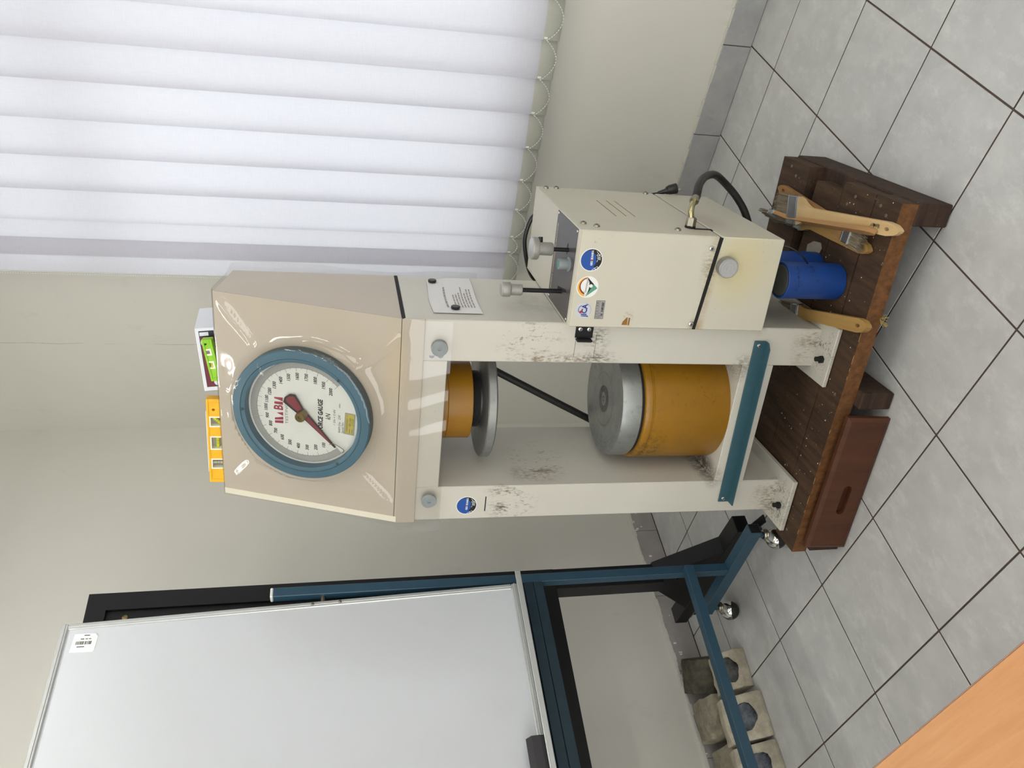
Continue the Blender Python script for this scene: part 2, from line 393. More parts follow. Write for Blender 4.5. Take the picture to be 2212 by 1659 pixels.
# ------------------------------------------------------------------ mesh builder
class P:
    """collects shapes and links them as ONE mesh object"""
    def __init__(self): self.v = []; self.f = []; self.mi = []; self.mats = []
    def _mat(self, m):
        if m not in self.mats: self.mats.append(m)
        return self.mats.index(m)
    def raw(self, vs, fs, m, X=None):
        o = len(self.v); k = self._mat(m)
        self.v += [tuple(X @ Vector(p)) if X is not None else tuple(p) for p in vs]
        self.f += [tuple(i + o for i in f) for f in fs]; self.mi += [k] * len(fs)
        return self
    def bm(self, b, m, X=None):
        b.verts.index_update()
        self.raw([v.co.copy() for v in b.verts], [[v.index for v in f.verts] for f in b.faces], m, X); b.free(); return self
    def box(self, lo, hi, m, bev=0.0, X=None):
        b = bmesh.new()
        c = [(a + e) / 2 for a, e in zip(lo, hi)]; s = [abs(e - a) for a, e in zip(lo, hi)]
        bmesh.ops.create_cube(b, size=1.0, matrix=Matrix.Translation(c) @ Matrix.Diagonal(s + [1]))
        if bev > 0: bmesh.ops.bevel(b, geom=b.edges[:], offset=min(bev, min(s) * 0.45), segments=1, affect='EDGES', profile=0.5)
        return self.bm(b, m, X)
    def lathe(self, prof, m, n=40, X=None, arc=None):
        """prof: (radius, height) list from bottom to top, about local z"""
        vs = []; fs = []
        rows = []
        for r, h in prof:
            if r < 1e-6: rows.append([len(vs)]); vs.append((0, 0, h))
            else:
                rows.append(list(range(len(vs), len(vs) + n)))
                vs += [(r * math.cos(2 * PI * i / n), r * math.sin(2 * PI * i / n), h) for i in range(n)]
        for a, b in zip(rows, rows[1:]):
            for i in range(n):
                j = (i + 1) % n
                if len(a) == 1 and len(b) == 1: continue
                if len(a) == 1: fs.append((a[0], b[j], b[i]))
                elif len(b) == 1: fs.append((a[i], a[j], b[0]))
                else: fs.append((a[i], a[j], b[j], b[i]))
        return self.raw(vs, fs, m, X)
    def cyl(self, r, h0, h1, m, n=24, X=None, ch=0.0):
        pr = [(0, h0), (r - ch, h0), (r, h0 + ch), (r, h1 - ch), (r - ch, h1), (0, h1)] if ch else [(0, h0), (r, h0), (r, h1), (0, h1)]
        return self.lathe(pr, m, n, X)
    def ball(self, r, c, m, n=16, k=10, X=None, sq=(1, 1, 1)):
        pr = [(r * math.sin(PI * i / k), -r * math.cos(PI * i / k)) for i in range(k + 1)]
        pr[0] = (0, -r); pr[-1] = (0, r)
        Y = Matrix.Translation(c) @ Matrix.Diagonal(list(sq) + [1])
        return self.lathe(pr, m, n, (X @ Y) if X is not None else Y)
    def prism(self, pts, h0, h1, m, X=None, holes=(), cap=None):
        """2D outline extruded along local z, with holes; rims get the same material"""
        b = bmesh.new(); loops = []
        for loop in [pts] + list(holes):
            vv = [b.verts.new((p[0], p[1], h1)) for p in loop]; loops.append(vv)
        es = []
        for vv in loops:
            for i in range(len(vv)): es.append(b.edges.new((vv[i], vv[(i + 1) % len(vv)])))
        if holes:
            bmesh.ops.triangle_fill(b, use_beauty=True, use_dissolve=False, edges=es, normal=(0, 0, 1))
        else:
            b.faces.new(loops[0])
        top = list(b.faces)
        for f in top:
            f.normal_update()
            if f.normal.z < 0: f.normal_flip()
        mp = {}
        for vv in loops:
            for v in vv: mp[v] = b.verts.new((v.co.x, v.co.y, h0))
        for f in top: b.faces.new([mp[v] for v in reversed(f.verts)])
        for vv in loops:
            for i in range(len(vv)):
                a, c = vv[i], vv[(i + 1) % len(vv)]; b.faces.new((a, mp[a], mp[c], c))
        bmesh.ops.recalc_face_normals(b, faces=b.faces[:])
        return self.bm(b, m, X)
    def flat(self, pts, m, X=None, z=0.0):
        return self.raw([(p[0], p[1], z) for p in pts], [list(range(len(pts)))], m, X)
    def disc(self, r, m, X=None, z=0.0, n=32, r0=0.0, a0=0.0, a1=2 * PI):
        full = abs(a1 - a0 - 2 * PI) < 1e-6
        if r0 <= 0 and full:
            return self.flat([(r * math.cos(2 * PI * i / n), r * math.sin(2 * PI * i / n)) for i in range(n)], m, X, z)
        vs = []; fs = []
        for i in range(n + 1):
            a = a0 + (a1 - a0) * i / n
            vs += [(r0 * math.cos(a), r0 * math.sin(a), z), (r * math.cos(a), r * math.sin(a), z)]
        for i in range(n): fs.append((2 * i, 2 * i + 1, 2 * i + 3, 2 * i + 2))
        return self.raw(vs, fs, m, X)
    def line(self, a, b, w, m, X=None, z=0.0):
        a = Vector(a[:2]); b = Vector(b[:2]); d = (b - a); n = Vector((-d.y, d.x)).normalized() * w / 2
        return self.flat([a - n, b - n, b + n, a + n], m, X, z)
    def tube(self, path, r, m, n=10, X=None, caps=True):
        pts = [Vector(p) for p in path]; vs = []; fs = []
        T = []
        for i in range(len(pts)):
            d = (pts[min(i + 1, len(pts) - 1)] - pts[max(i - 1, 0)]); T.append(d.normalized())
        up = Vector((0, 0, 1)) if abs(T[0].z) < 0.9 else Vector((1, 0, 0))
        N = T[0].cross(up).normalized()
        for i, p in enumerate(pts):
            N = (N - T[i] * N.dot(T[i])).normalized(); B = T[i].cross(N)
            rr = r[i] if isinstance(r, (list, tuple)) else r
            vs += [p + (N * math.cos(2 * PI * k / n) + B * math.sin(2 * PI * k / n)) * rr for k in range(n)]
        for i in range(len(pts) - 1):
            for k in range(n):
                fs.append((i * n + k, i * n + (k + 1) % n, (i + 1) * n + (k + 1) % n, (i + 1) * n + k))
        if caps:
            fs.append(tuple(reversed(range(n)))); fs.append(tuple((len(pts) - 1) * n + k for k in range(n)))
        return self.raw(vs, fs, m, X)
    def bar(self, a, b, w, h, m, bev=0.0, up=(0, 0, 1)):
        """square bar from a to b, w wide and h high"""
        a = Vector(a); b = Vector(b); x = (b - a); L = x.length; x.normalize()
        y = Vector(up).cross(x).normalized(); z = x.cross(y)
        X = Matrix((x, y, z)).transposed().to_4x4(); X.translation = a
        return self.box((0, -w / 2, -h / 2), (L, w / 2, h / 2), m, bev, X)
    def text(self, s, size, m, X, align='CENTER', z=0.0, sx=1.0, shear=0.0, bold=0.0):
        cu = bpy.data.curves.new('t', 'FONT'); cu.body = s; cu.size = size; cu.align_x = align; cu.align_y = 'CENTER'
        cu.shear = shear; cu.resolution_u = 2; cu.offset = bold
        ob = bpy.data.objects.new('t', cu); me = bpy.data.meshes.new_from_object(ob)
        Y = X @ Matrix.Translation((0, 0, z)) @ Matrix.Diagonal((sx, 1, 1, 1))
        self.raw([v.co.copy() for v in me.vertices], [list(p.vertices) for p in me.polygons], m, Y)
        bpy.data.objects.remove(ob); bpy.data.curves.remove(cu); bpy.data.meshes.remove(me)
        return self
    def mesh(self, name, ang=35):
        me = bpy.data.meshes.new(name); me.from_pydata(self.v, [], self.f)
        for m in self.mats: me.materials.append(M[m])
        me.polygons.foreach_set('material_index', self.mi)
        me.polygons.foreach_set('use_smooth', [True] * len(self.f))
        me.set_sharp_from_angle(angle=math.radians(ang)); me.validate(); me.update()
        return me
    def build(self, name, parent=None, label=None, X=None, ang=35):
        o = bpy.data.objects.new(name, self.mesh(name, ang)); COL.objects.link(o)
        if parent is not None: o.parent = parent
        if X is not None: o.matrix_local = X
        if label: o['label'] = label
        return o

def tag(o, label, cat, group=None, kind=None):
    o['label'] = label
    if cat: o['category'] = cat
    if group: o['group'] = group
    if kind: o['kind'] = kind
    return o

def thing(name, label, cat, X=None, group=None):
    o = bpy.data.objects.new(name, None); COL.objects.link(o); o.empty_display_size = 0.05
    if X is not None: o.matrix_world = X
    return tag(o, label, cat, group)

def frame(o, x, y, z):
    X = Matrix((Vector(x), Vector(y), Vector(z))).transposed().to_4x4(); X.translation = Vector(o); return X

def smooth_path(pts, n=8):
    pts = [Vector(p) for p in pts]; out = []
    q = [pts[0] * 2 - pts[1]] + pts + [pts[-1] * 2 - pts[-2]]
    for i in range(1, len(q) - 2):
        a, b, c, d = q[i - 1:i + 3]
        for k in range(n):
            t = k / n
            out.append(0.5 * ((2 * b) + (c - a) * t + (2 * a - 5 * b + 4 * c - d) * t * t + (3 * b - a - 3 * c + d) * t ** 3))
    out.append(pts[-1]); return out
# ================================================================== the room
XW, YB, ZC = 0.25, 2.32, 3.75          # window wall, back wall, ceiling
XL, YF = -5.4, -4.6
floor = P().box((XL, YF, -0.10), (XW, YB, -0.003), 'grout').build('floor')
tag(floor, 'floor of pale grey marbled tiles with brown grout lines', 'floor', kind='structure')
GAP = 0.0029
def tile_mesh(x0, y0, x1, y1, m='tile'):
    return P().box((x0 - (x0 + x1) / 2 + GAP, y0 - (y0 + y1) / 2 + GAP, -0.003), (x1 - (x0 + x1) / 2 - GAP, y1 - (y0 + y1) / 2 - GAP, 0.0), m, 0.0012).mesh('tile')
full = tile_mesh(0, 0, 0.4, 0.4); cache = {}
xs = [XL] + [-0.4 * k for k in range(13, -1, -1)] + [XW]
ys = [YF] + [0.4 * k for k in range(-11, 6)] + [YB - 0.012]
for i in range(len(xs) - 1):
    for j in range(len(ys) - 1):
        w, h = round(xs[i + 1] - xs[i], 3), round(ys[j + 1] - ys[j], 3)
        if (w, h) == (0.4, 0.4): me = full
        else:
            me = cache.get((w, h)) or tile_mesh(0, 0, w, h); cache[(w, h)] = me
        t = bpy.data.objects.new('tile', me); COL.objects.link(t); t.parent = floor
        t.location = ((xs[i] + xs[i + 1]) / 2, (ys[j] + ys[j + 1]) / 2, random.uniform(-0.0004, 0.0))
        if (w, h) == (0.4, 0.4): t.rotation_euler = (0, 0, PI * random.randint(0, 1))

wb = P().box((XL - 0.2, YB, -0.1), (XW + 0.25, YB + 0.2, ZC + 0.1), 'wall').build('wall_back')
tag(wb, 'plain cream wall behind the whiteboard', 'wall', kind='structure')
W1 = (-1.55, 1.235); W2 = (-4.3, -2.2); WZ = (0.97, 3.35)
p = P()
p.box((XW, YF, -0.1), (XW + 0.25, YB, WZ[0]), 'wall_cracked'); p.box((XW, YF, WZ[1]), (XW + 0.25, YB, ZC + 0.1), 'wall_cracked')
for a, b in ((YF, W2[0]), (W2[1], W1[0]), (W1[1], YB)): p.box((XW, a, WZ[0]), (XW + 0.25, b, WZ[1]), 'wall_cracked')
tag(p.build('wall_right'), 'cream wall below and beside the blinds', 'wall', kind='structure')
tag(P().box((XL - 0.2, YF, -0.1), (XL, YB, ZC + 0.1), 'wall').build('wall_left'), 'cream wall on the left side of the room', 'wall', kind='structure')
tag(P().box((XL - 0.2, YF - 0.2, -0.1), (XW + 0.25, YF, ZC + 0.1), 'wall').build('wall_front'), 'cream wall behind the camera', 'wall', kind='structure')
tag(P().box((XL - 0.2, YF - 0.2, ZC), (XW + 0.25, YB + 0.2, ZC + 0.12), 'ceiling').build('ceiling'), 'white flat ceiling with fluorescent lights', 'ceiling', kind='structure')

# skirting tiles: right wall in 0.4 m lengths, back wall greyer and ragged along its painted top
def skirt(name, lab, n, place, m):
    root = P()
    return root
p = P().box((XW - 0.004, YF, 0.0), (XW, YB - 0.011, 0.128), 'grout')
br = tag(p.build('baseboard_right'), 'grey tiled skirting along the window wall', 'baseboard', kind='structure')
edges = [YF] + [0.4 * k + 0.004 for k in range(-11, 6)] + [YB - 0.011]
for a, b in zip(edges, edges[1:]):
    P().box((XW - 0.013, a + 0.002, 0.002), (XW - 0.0035, b - 0.002, 0.128), 'skirting', 0.0015).build('tile', br)
q = P(); n = 90
for k in range(n):     # wavy bead of painted filler along the top of the skirting
    y0 = YF + (YB - YF) * k / n; y1 = YF + (YB - YF) * (k + 1) / n
    z = 0.130 + 0.003 * math.sin(k * 1.7) + 0.002 * math.sin(k * 0.6)
    q.box((XW - 0.010 - 0.003 * math.sin(k * 2.3), y0, 0.126), (XW, y1, z + 0.006), 'caulk', 0.002)
o = q.build('caulk_bead', br, 'pale painted filler bead'); o['kind'] = 'stuff'
bb = tag(P().box((XL, YB - 0.004, 0.0), (XW, YB, 0.135), 'grout').build('baseboard_back'), 'mauve grey skirting along the back wall with a ragged painted edge', 'baseboard', kind='structure')
edges = [XL] + [-0.4 * k - 0.17 for k in range(12, -1, -1)] + [XW]
for a, b in zip(edges, edges[1:]):
    P().box((a + 0.001, YB - 0.0135, 0.002), (b - 0.001, YB - 0.0035, 0.136), 'skirting_mauve', 0.0015).build('tile', bb)
q = P(); rr = random.Random(3); x = XL
while x < XW:
    w = rr.uniform(0.015, 0.06); q.box((x, YB - 0.0150, 0.128 + rr.uniform(-0.006, 0.004)), (min(x + w, XW), YB, 0.140 + rr.uniform(0, 0.006)), 'wall', 0.001); x += w
for k in range(16):
    x = rr.uniform(-2.0, 0.0); z = rr.uniform(0.07, 0.125); q.box((x, YB - 0.0142, z), (x + rr.uniform(0.004, 0.012), YB - 0.013, z + rr.uniform(0.004, 0.02)), 'white', 0.0005)
o = q.build('ragged_paint_edge', bb); o['kind'] = 'stuff'

# ---- windows (frame, transom, mullions, panes, sill) behind the blinds
def window(name, y0, y1, label, posts):
    z0, z1 = WZ; X0, X1 = XW + 0.09, XW + 0.14; f = 0.05
    p = P()
    p.box((X0, y0, z0), (X1, y1, z0 + f), 'win_frame', 0.004); p.box((X0, y0, z1 - f), (X1, y1, z1), 'win_frame', 0.004)
    p.box((X0, y0, z0), (X1, y0 + f, z1), 'win_frame', 0.004); p.box((X0, y1 - f, z0), (X1, y1, z1), 'win_frame', 0.004)
    w = tag(p.build(name), label, 'window', kind='structure')
    P().box((X0 - 0.01, y0 + f, 2.665), (X1 + 0.01, y1 - f, 2.755), 'win_frame', 0.004).build('transom', w)
    for y in posts: P().box((X0, y - 0.03, z0 + f), (X1, y + 0.03, z1 - f), 'win_frame', 0.004).build('mullion', w)
    cuts = [y0 + f - 0.03] + list(posts) + [y1 - f + 0.03]
    for a, b in zip(cuts, cuts[1:]):
        a += 0.031; b -= 0.031
        for c, d in ((z0 + f + 0.001, 2.664), (2.756, z1 - f - 0.001)):
            P().box((X0 + 0.02, a, c), (X0 + 0.026, b, d), 'glass').build('pane', w)
    P().box((XW + 0.002, y0, z0), (X0 - 0.001, y1, z0 + 0.012), 'win_frame', 0.003).build('sill', w)
    return w
window('window_1', W1[0], W1[1], 'wide white framed window behind the vertical blinds', (-0.72, 0.17))
window('window_2', W2[0], W2[1], 'second window further along the wall behind the camera', (-3.6, -2.9))

# ---- vertical blinds
def vane_mesh(w, z0, z1, curve=0.010):
    """slightly bowed fabric strip in local (x toward the room, y across, z up)"""
    n = 8; vs = []; fs = []; zs = [z0, z0 + 0.6, z0 + 1.2, z1]
    for z in zs:
        for i in range(n + 1):
            u = i / n - 0.5; vs.append((-curve * (1 - 4 * u * u), u * w, z))
    for r in range(len(zs) - 1):
        for i in range(n): a = r * (n + 1) + i; fs.append((a, a + 1, a + n + 2, a + n + 1))
    return P().raw(vs, fs, 'vane').mesh('vane', 60)
def hem_mesh(w, z0, h, curve=0.010):
    n = 8; vs = []; fs = []
    prof = [(0.0015, z0 + h), (0.004, z0 + h * 0.9), (0.0042, z0 + 0.004), (0.0, z0), (-0.0042, z0 + 0.004), (-0.004, z0 + h * 0.9), (-0.0015, z0 + h)]
    for x, z in prof:
        for i in range(n + 1):
            u = i / n - 0.5; vs.append((x - curve * (1 - 4 * u * u), u * w, z))
    for r in range(len(prof) - 1):
        for i in range(n): a = r * (n + 1) + i; fs.append((a, a + n + 1, a + n + 2, a + 1))
    return P().raw(vs, fs, 'hem').mesh('hem_pocket', 60)
VW = 0.172; ZH = 0.849; ZT = 3.45; BX = 0.175
def blind(name, label, ends, ang, detail):
    """ends: the +y edge of every vane; each vane's +y edge stands nearer the room, over its neighbour"""
    root = thing(name, label, 'blind', Matrix.Translation((BX, 0, 0)))
    y0, y1 = min(ends) - VW, max(ends) + 0.02
    P().box((-0.022, y0, ZT + 0.02), (0.022, y1, ZT + 0.065), 'win_frame', 0.004).build('headrail', root)
    vm = vane_mesh(VW, ZH, ZT); hm = hem_mesh(VW, ZH, 0.066)
    ca, sa = math.cos(ang), math.sin(ang); clips = []
    for k, e in enumerate(ends):
        slim = detail and abs(e - 1.028) < 1e-6
        v = bpy.data.objects.new('vane', vane_mesh(0.098, ZH, ZT) if slim else vm); COL.objects.link(v); v.parent = root
        v.location = (0, e - (0.049 if slim else VW / 2) * ca, 0); v.rotation_euler = (0, 0, ang)
        h = bpy.data.objects.new('hem_pocket', hem_mesh(0.098, ZH, 0.066) if slim else hm); COL.objects.link(h); h.parent = v
        hk = P().box((-0.004, -0.008, ZT - 0.002), (0.004, 0.008, ZT + 0.022), 'bead', 0.001).build('hanger', v)
        if detail:
            c = P()
            yy = (0.049 if slim else VW / 2) - 0.006
            c.box((-0.006, yy - 0.010, 0.898), (-0.001 + 0.002, yy + 0.004, 0.909), 'bead', 0.001); c.cyl(0.004, 0, 0.014, 'bead', 8, Matrix.Translation((-0.007, yy - 0.002, 0.899)))
            c.build('chain_clip', v)
        clips.append((-(VW / 2) * sa * 1.0 - 0.014, e - 0.004, 0.903))
    return root, clips
ends = [1.200] + [1.028, 0.937, 0.791, 0.640, 0.483, 0.329, 0.179, 0.023, -0.133, -0.288, -0.443, -0.598, -0.753, -0.908, -1.063, -1.218, -1.373]
vb, clips = blind('vertical_blind', 'white fabric vertical blinds covering the window beside the machine', ends[0:1] + ends[1:], math.radians(10), True)
def bead_string(path, r=0.0024, step=0.0115):
    p = P(); p.tube(path, 0.0008, 'cord', 5)
    L = 0.0
    for a, b in zip(path, path[1:]):
        a = Vector(a); b = Vector(b); d = (b - a).length; t = (step - L % step) % step
        while t < d:
            p.ball(r, a.lerp(b, t / d), 'bead', 6, 4); t += step
        L += d
    return p
sag = {1: 0.075, 2: 0.02, 5: 0.05}
nv = P(); nw = 0.088        # narrow strip added behind the last vane to darken a band of it
nv.raw([(0.004 - 0.010 * (1 - 4 * (y / VW) ** 2), y, z) for z in (ZH, ZT) for y in (-VW / 2, -VW / 2 + nw / 2, -VW / 2 + nw)], [(0, 1, 4, 3), (1, 2, 5, 4)], 'vane')
nvo = nv.build('vane', vb); nvo.location = (0, ends[0] - VW / 2 * math.cos(math.radians(10)), 0); nvo.rotation_euler = (0, 0, math.radians(10))
cl = clips
for a, b in zip(cl, cl[1:]):
    a, b = Vector(a), Vector(b); w = abs(a.y - b.y)
    s = 0.05 if w > 0.1 else 0.028
    pts = [(a.lerp(b, t / 14) + Vector((-0.002, 0, -s * (1 - (2 * t / 14 - 1) ** 2)))) for t in range(15)]
    if a.y > 0.0 or b.y > -0.3: bead_string(pts).build('bead_chain', vb)
    else:
        P().tube(pts, 0.0014, 'bead', 4).build('bead_chain', vb)
# control loop hanging at the corner end
ctl = [(0.025, 1.216, ZT + 0.04), (0.025, 1.214, 2.2), (0.025, 1.216, 1.2)]
bead_string([(0.015, 1.237, ZT), (0.014, 1.235, 2.2), (0.014, 1.235, 1.15)], 0.0022, 0.010).build('control_chain', vb)
P().tube([(0.020, 1.232, ZT), (0.020, 1.228, 2.2), (0.020, 1.228, 1.15)], 0.0018, 'cord', 6).build('control_cord', vb)
blind('vertical_blind', 'white vertical blinds over the second window behind the camera', [-2.1 - 0.155 * k for k in range(15)], math.radians(10), False)

# ---- fluorescent fittings on the ceiling (outside the frame; their rows run along X)
def fitting(x, y, label):
    r = thing('ceiling_light', label, 'light', Matrix.Translation((x, y, 3.35)), 'fluorescent ceiling lights')
    for xx in (-0.45, 0.45): P().cyl(0.005, -0.002, ZC - 3.35, 'ceiling', 8, Matrix.Translation((xx, 0, 0))).build('drop_rod', r)
    P().box((-0.63, -0.07, -0.07), (0.63, 0.07, -0.002), 'ceiling', 0.006).build('housing', r)
    for yy in (-0.04, 0.04):
        P().cyl(0.014, -0.6, 0.6, 'tube', 10, frame((0, yy, -0.095), (0, 1, 0), (0, 0, 1), (1, 0, 0))).build('tube', r)
        for xx in (-0.61, 0.61): P().box((xx - 0.012, yy - 0.016, -0.115), (xx + 0.012, yy + 0.016, -0.07), 'ceiling', 0.002).build('lamp_holder', r)
for x, y in LAMPS:
    fitting(x, y, 'twin tube fluorescent fitting on the ceiling at %s' % ('the back' if y > 0 else 'the front') + (' near the windows' if x > -2.5 else ' away from the windows') + (' (middle row)' if -1.5 < y < 0 else ''))

# ================================================================== the compression testing machine
TH = math.radians(18.3); TI = math.radians(0.6)
a0 = Vector((math.sin(TH), -math.cos(TH), 0)); b0 = Vector((math.cos(TH), math.sin(TH), 0)); zz = Vector((0, 0, 1))
MA = a0 * math.cos(TI) - zz * math.sin(TI); MZ = zz * math.cos(TI) + a0 * math.sin(TI)
MO = Vector((-1.28, 0.70, 0.162)) + a0 * 0.004
MX = frame(MO, MA, b0, MZ)           # machine frame: s to the right along its front, d to the back, h up
FRONT = lambda s, d, h: frame((s, d, h), (1, 0, 0), (0, 0, 1), (0, -1, 0))       # print on faces that look to the front
SIDE = lambda s, d, h: frame((s, d, h), (0, 1, 0), (0, 0, 1), (1, 0, 0))         # ... to the right
TOP = lambda s, d, h: frame((s, d, h), (1, 0, 0), (0, 1, 0), (0, 0, 1))
mach = thing('compression_testing_machine', 'tall cream compression testing machine with round force gauge on wooden pallet', 'machine', MX)

def screw(s, d, h, r, face, parent, m='chrome', name='screw'):
    p = P().lathe([(r, 0), (r, r * 0.25), (r * 0.8, r * 0.55), (r * 0.4, r * 0.7), (0, r * 0.72)], m, 14, face(s, d, h))
    p.line((-r * 0.5, 0), (r * 0.5, 0), r * 0.2, 'black_gap', face(s, d, h), r * 0.74); p.line((0, -r * 0.5), (0, r * 0.5), r * 0.2, 'black_gap', face(s, d, h), r * 0.74)
    return p.build(name, parent)

for sg in (-1, 1):
    s0, s1 = (-0.378, -0.178) if sg < 0 else (0.182, 0.382)
    bp = P().box((s0, -0.086, 0.0075 if s0 > 0 else 0.004), (s1, 0.48, 0.021), 'cream', 0.002).build('base_plate', mach)
    c0, c1 = (-0.347, -0.222) if sg < 0 else (0.218, 0.348)
    colm = P().box((c0, 0, 0.018), (c1, 0.395, 1.35), 'cream', 0.003).build('column', mach)
    sx = -0.297 if sg < 0 else 0.262
    b = P().cyl(0.013, 0.018, 0.030, 'black_gap', 6, Matrix.Translation((sx, -0.045, 0))).cyl(0.008, 0.030, 0.046, 'black_gap', 10, Matrix.Translation((sx + 0.002, -0.046, 0)))
    b.build('anchor_bolt', bp)
    if sg < 0:
        stk_col = colm
        P().box((-0.318, -0.0006, 1.0615), (-0.262, 0.0002, 1.065), 'black_gap').build('label_scratch', colm)  # dark scratch along the edge of a missing label
for h in (0.836, 0.772): P().box((0.238, -0.0005, h), (0.292 if h > 0.8 else 0.318, 0.0003, h + 0.0012), 'ink_grey').build('pencil_line', colm)
for h, up in ((1.268, 1), (1.242, 1)):
    q_ = P().disc(0.0075, 'rubber_boot', FRONT(0.236, 0, h) @ Matrix.Rotation(PI / 2, 4, 'Z'), 0.0004, 20, 0.0, 0, PI * 0.999); q_.disc(0.008, 'sticker_navy', FRONT(0.236, 0, h) @ Matrix.Rotation(PI / 2, 4, 'Z'), 0.0006, 20, 0.0072, 0, PI)
    q_.build('ink_stamp', colm, 'faded blue half round stamp')
P().box((-0.2225, 0.0, 0.157), (0.2185, 0.395, 0.266), 'cream', 0.002).build('lower_beam', mach)
P().box((-0.2225, 0.0, 1.221), (0.2185, 0.395, 1.35), 'cream', 0.002).build('upper_beam', mach)

# teal angle rail bolted across the lower beam
RX = Matrix.Translation((0, -0.0035, 0.204)) @ Matrix.Rotation(-math.radians(1.1), 4, 'Y')
rail = P()
rail.box((-0.303, -0.003, 0), (0.305, 0.003, 0.037), 'teal_rail', 0.001)
rail.prism([(-0.303, 0), (-0.300, -0.034), (0.288, -0.034), (0.305, -0.020), (0.305, 0)], -0.003, 0.001, 'teal_rail')
rl = rail.build('angle_rail', mach, 'worn teal angle iron', X=RX)
for s in (-0.288, 0.291): screw(s, -0.003, 0.022, 0.0075, FRONT, rl)

# loading cylinders and platens
CX = Matrix.Translation((-0.005, 0.2, 0))
P().lathe([(0, 0.266), (0.198, 0.266), (0.2, 0.269), (0.2, 0.530), (0.1955, 0.533), (0.1955, 0.537), (0.2, 0.540), (0.2, 0.553), (0.196, 0.561), (0.191, 0.563), (0, 0.563)], 'yellow', 72, CX).build('lower_cylinder', mach, 'worn yellow loading cylinder')
P().lathe([(0, 0.560), (0.187, 0.560), (0.187, 0.575)], 'black_gap', 48, CX).build('dark_groove', mach)  # recessed band between cylinder and platen, coloured black
lp = P().lathe([(0, 0.572), (0.190, 0.572), (0.193, 0.575), (0.193, 0.628), (0.188, 0.638), (0, 0.640)], 'platen', 72, CX).build('lower_platen', mach, 'round grey steel platen')
q = P().disc(0.047, 'platen_mark', CX, 0.6402, 40, 0.024); q.disc(0.010, 'platen_mark', CX, 0.6402, 16, 0.006)
for r in (0.090, 0.094, 0.150, 0.165): q.disc(r + 0.0007, 'platen_mark', CX, 0.6401, 64, r)
q.build('wear_ring', lp, 'dark oily ring worn on the platen')
P().lathe([(0, 1.116), (0.128, 1.116), (0.13, 1.118), (0.13, 1.1945), (0.128, 1.196), (0.13, 1.1975), (0.13, 1.2215), (0, 1.2215)], 'orange', 64, CX).build('upper_cylinder', mach, 'orange yellow upper cylinder')
pr = [(0, 1.078), (0.080, 1.078), (0.080, 1.084)]
for k in range(6): pr += [(0.095, 1.086 + k * 0.005), (0.091, 1.0885 + k * 0.005)]
P().lathe(pr + [(0.093, 1.117), (0, 1.117)], 'dark_steel', 48, CX).build('threaded_seat', mach)
P().lathe([(0, 1.049), (0.188, 1.049), (0.194, 1.054), (0.194, 1.076), (0.190, 1.079), (0, 1.079)], 'platen', 72, CX).build('upper_platen', mach, 'thin round steel upper platen')
P().tube(smooth_path([(0.10, 0.425, 1.20), (0.07, 0.422, 1.12), (-0.01, 0.42, 0.972), (-0.2, 0.42, 0.604), (-0.27, 0.42, 0.46), (-0.3, 0.425, 0.36)], 6), 0.0135, 'black_rubber', 12).build('hose', mach)

# gauge housing with its slanted front
hp = [(0.0055, 1.3585), (0.192, 1.8908), (0.392, 1.8615), (0.395, 1.3585)]
P().prism([(d, h) for d, h in hp], -0.347, 0.347, 'housing', frame((0, 0, 0), (0, 1, 0), (0, 0, 1), (1, 0, 0))).build('gauge_housing', mach)
P().box((-0.344, 0.002, 1.349), (0.3485, 0.393, 1.3595), 'black_gap').build('gap_shade', mach)  # black slab stands in for the shade inside the open gap
UL = math.hypot(0.19, 0.541); UV = Vector((0, 0.19 / UL, 0.541 / UL)); NV = Vector((1, 0, 0)).cross(UV)
SLANT = lambda s, u, off: frame(Vector((0, 0, 1.352)) + Vector((1, 0, 0)) * s + UV * u + NV * off, (1, 0, 0), UV, NV)
fp = P().prism([(-0.3475, 0.0), (0.348, 0.0), (0.348, UL + 0.002), (-0.3475, UL + 0.002)], -0.004, 0.0, 'housing', SLANT(0, 0, 0))
fp.box((-0.351, -0.0055, 1.293), (0.352, -0.0005, 1.3525), 'housing', 0.001)
fpo = fp.build('front_panel', mach)
P().prism([(-0.351, 0.0), (-0.330, 0.0), (-0.328, UL + 0.002), (-0.349, UL + 0.002)], 0.0002, 0.0015, 'housing_edge', SLANT(0, 0, 0)).build('edge_strip', fpo, 'paler cream strip down the left edge')

# force gauge
GX = SLANT(0.0, 0.298, 0)
g = P()
g.lathe([(0.213, 0.0), (0.216, 0.004), (0.216, 0.036)], 'teal_dark', 80)
g.lathe([(0.216, 0.036), (0.213, 0.040), (0.191, 0.042), (0.1895, 0.039), (0.1885, 0.0405), (0.180, 0.0395), (0.177, 0.037), (0.177, 0.010)], 'teal', 80)
gauge = g.build('force_gauge', mach, 'round force gauge with a teal rim', X=GX)
for an in (-40, 219, 91):
    r = 0.1835; screw(r * math.cos(math.radians(an)), r * math.sin(math.radians(an)), 0.040, 0.0045, TOP, gauge, 'teal_dark')
I4 = Matrix.Identity(4)
D = P().disc(0.1765, 'dial_white', None, 0.011, 72)
def dang(v): return math.radians(225 - 270 * v / 2000)
Z1 = 0.0113
D.disc(0.1695, 'dial_grey', None, Z1, 120, 0.1495, dang(2000), dang(0))
for r in (0.1700, 0.1492): D.disc(r + 0.0004, 'ink', None, Z1 + 0.0001, 120, r - 0.0003, dang(2000), dang(0))
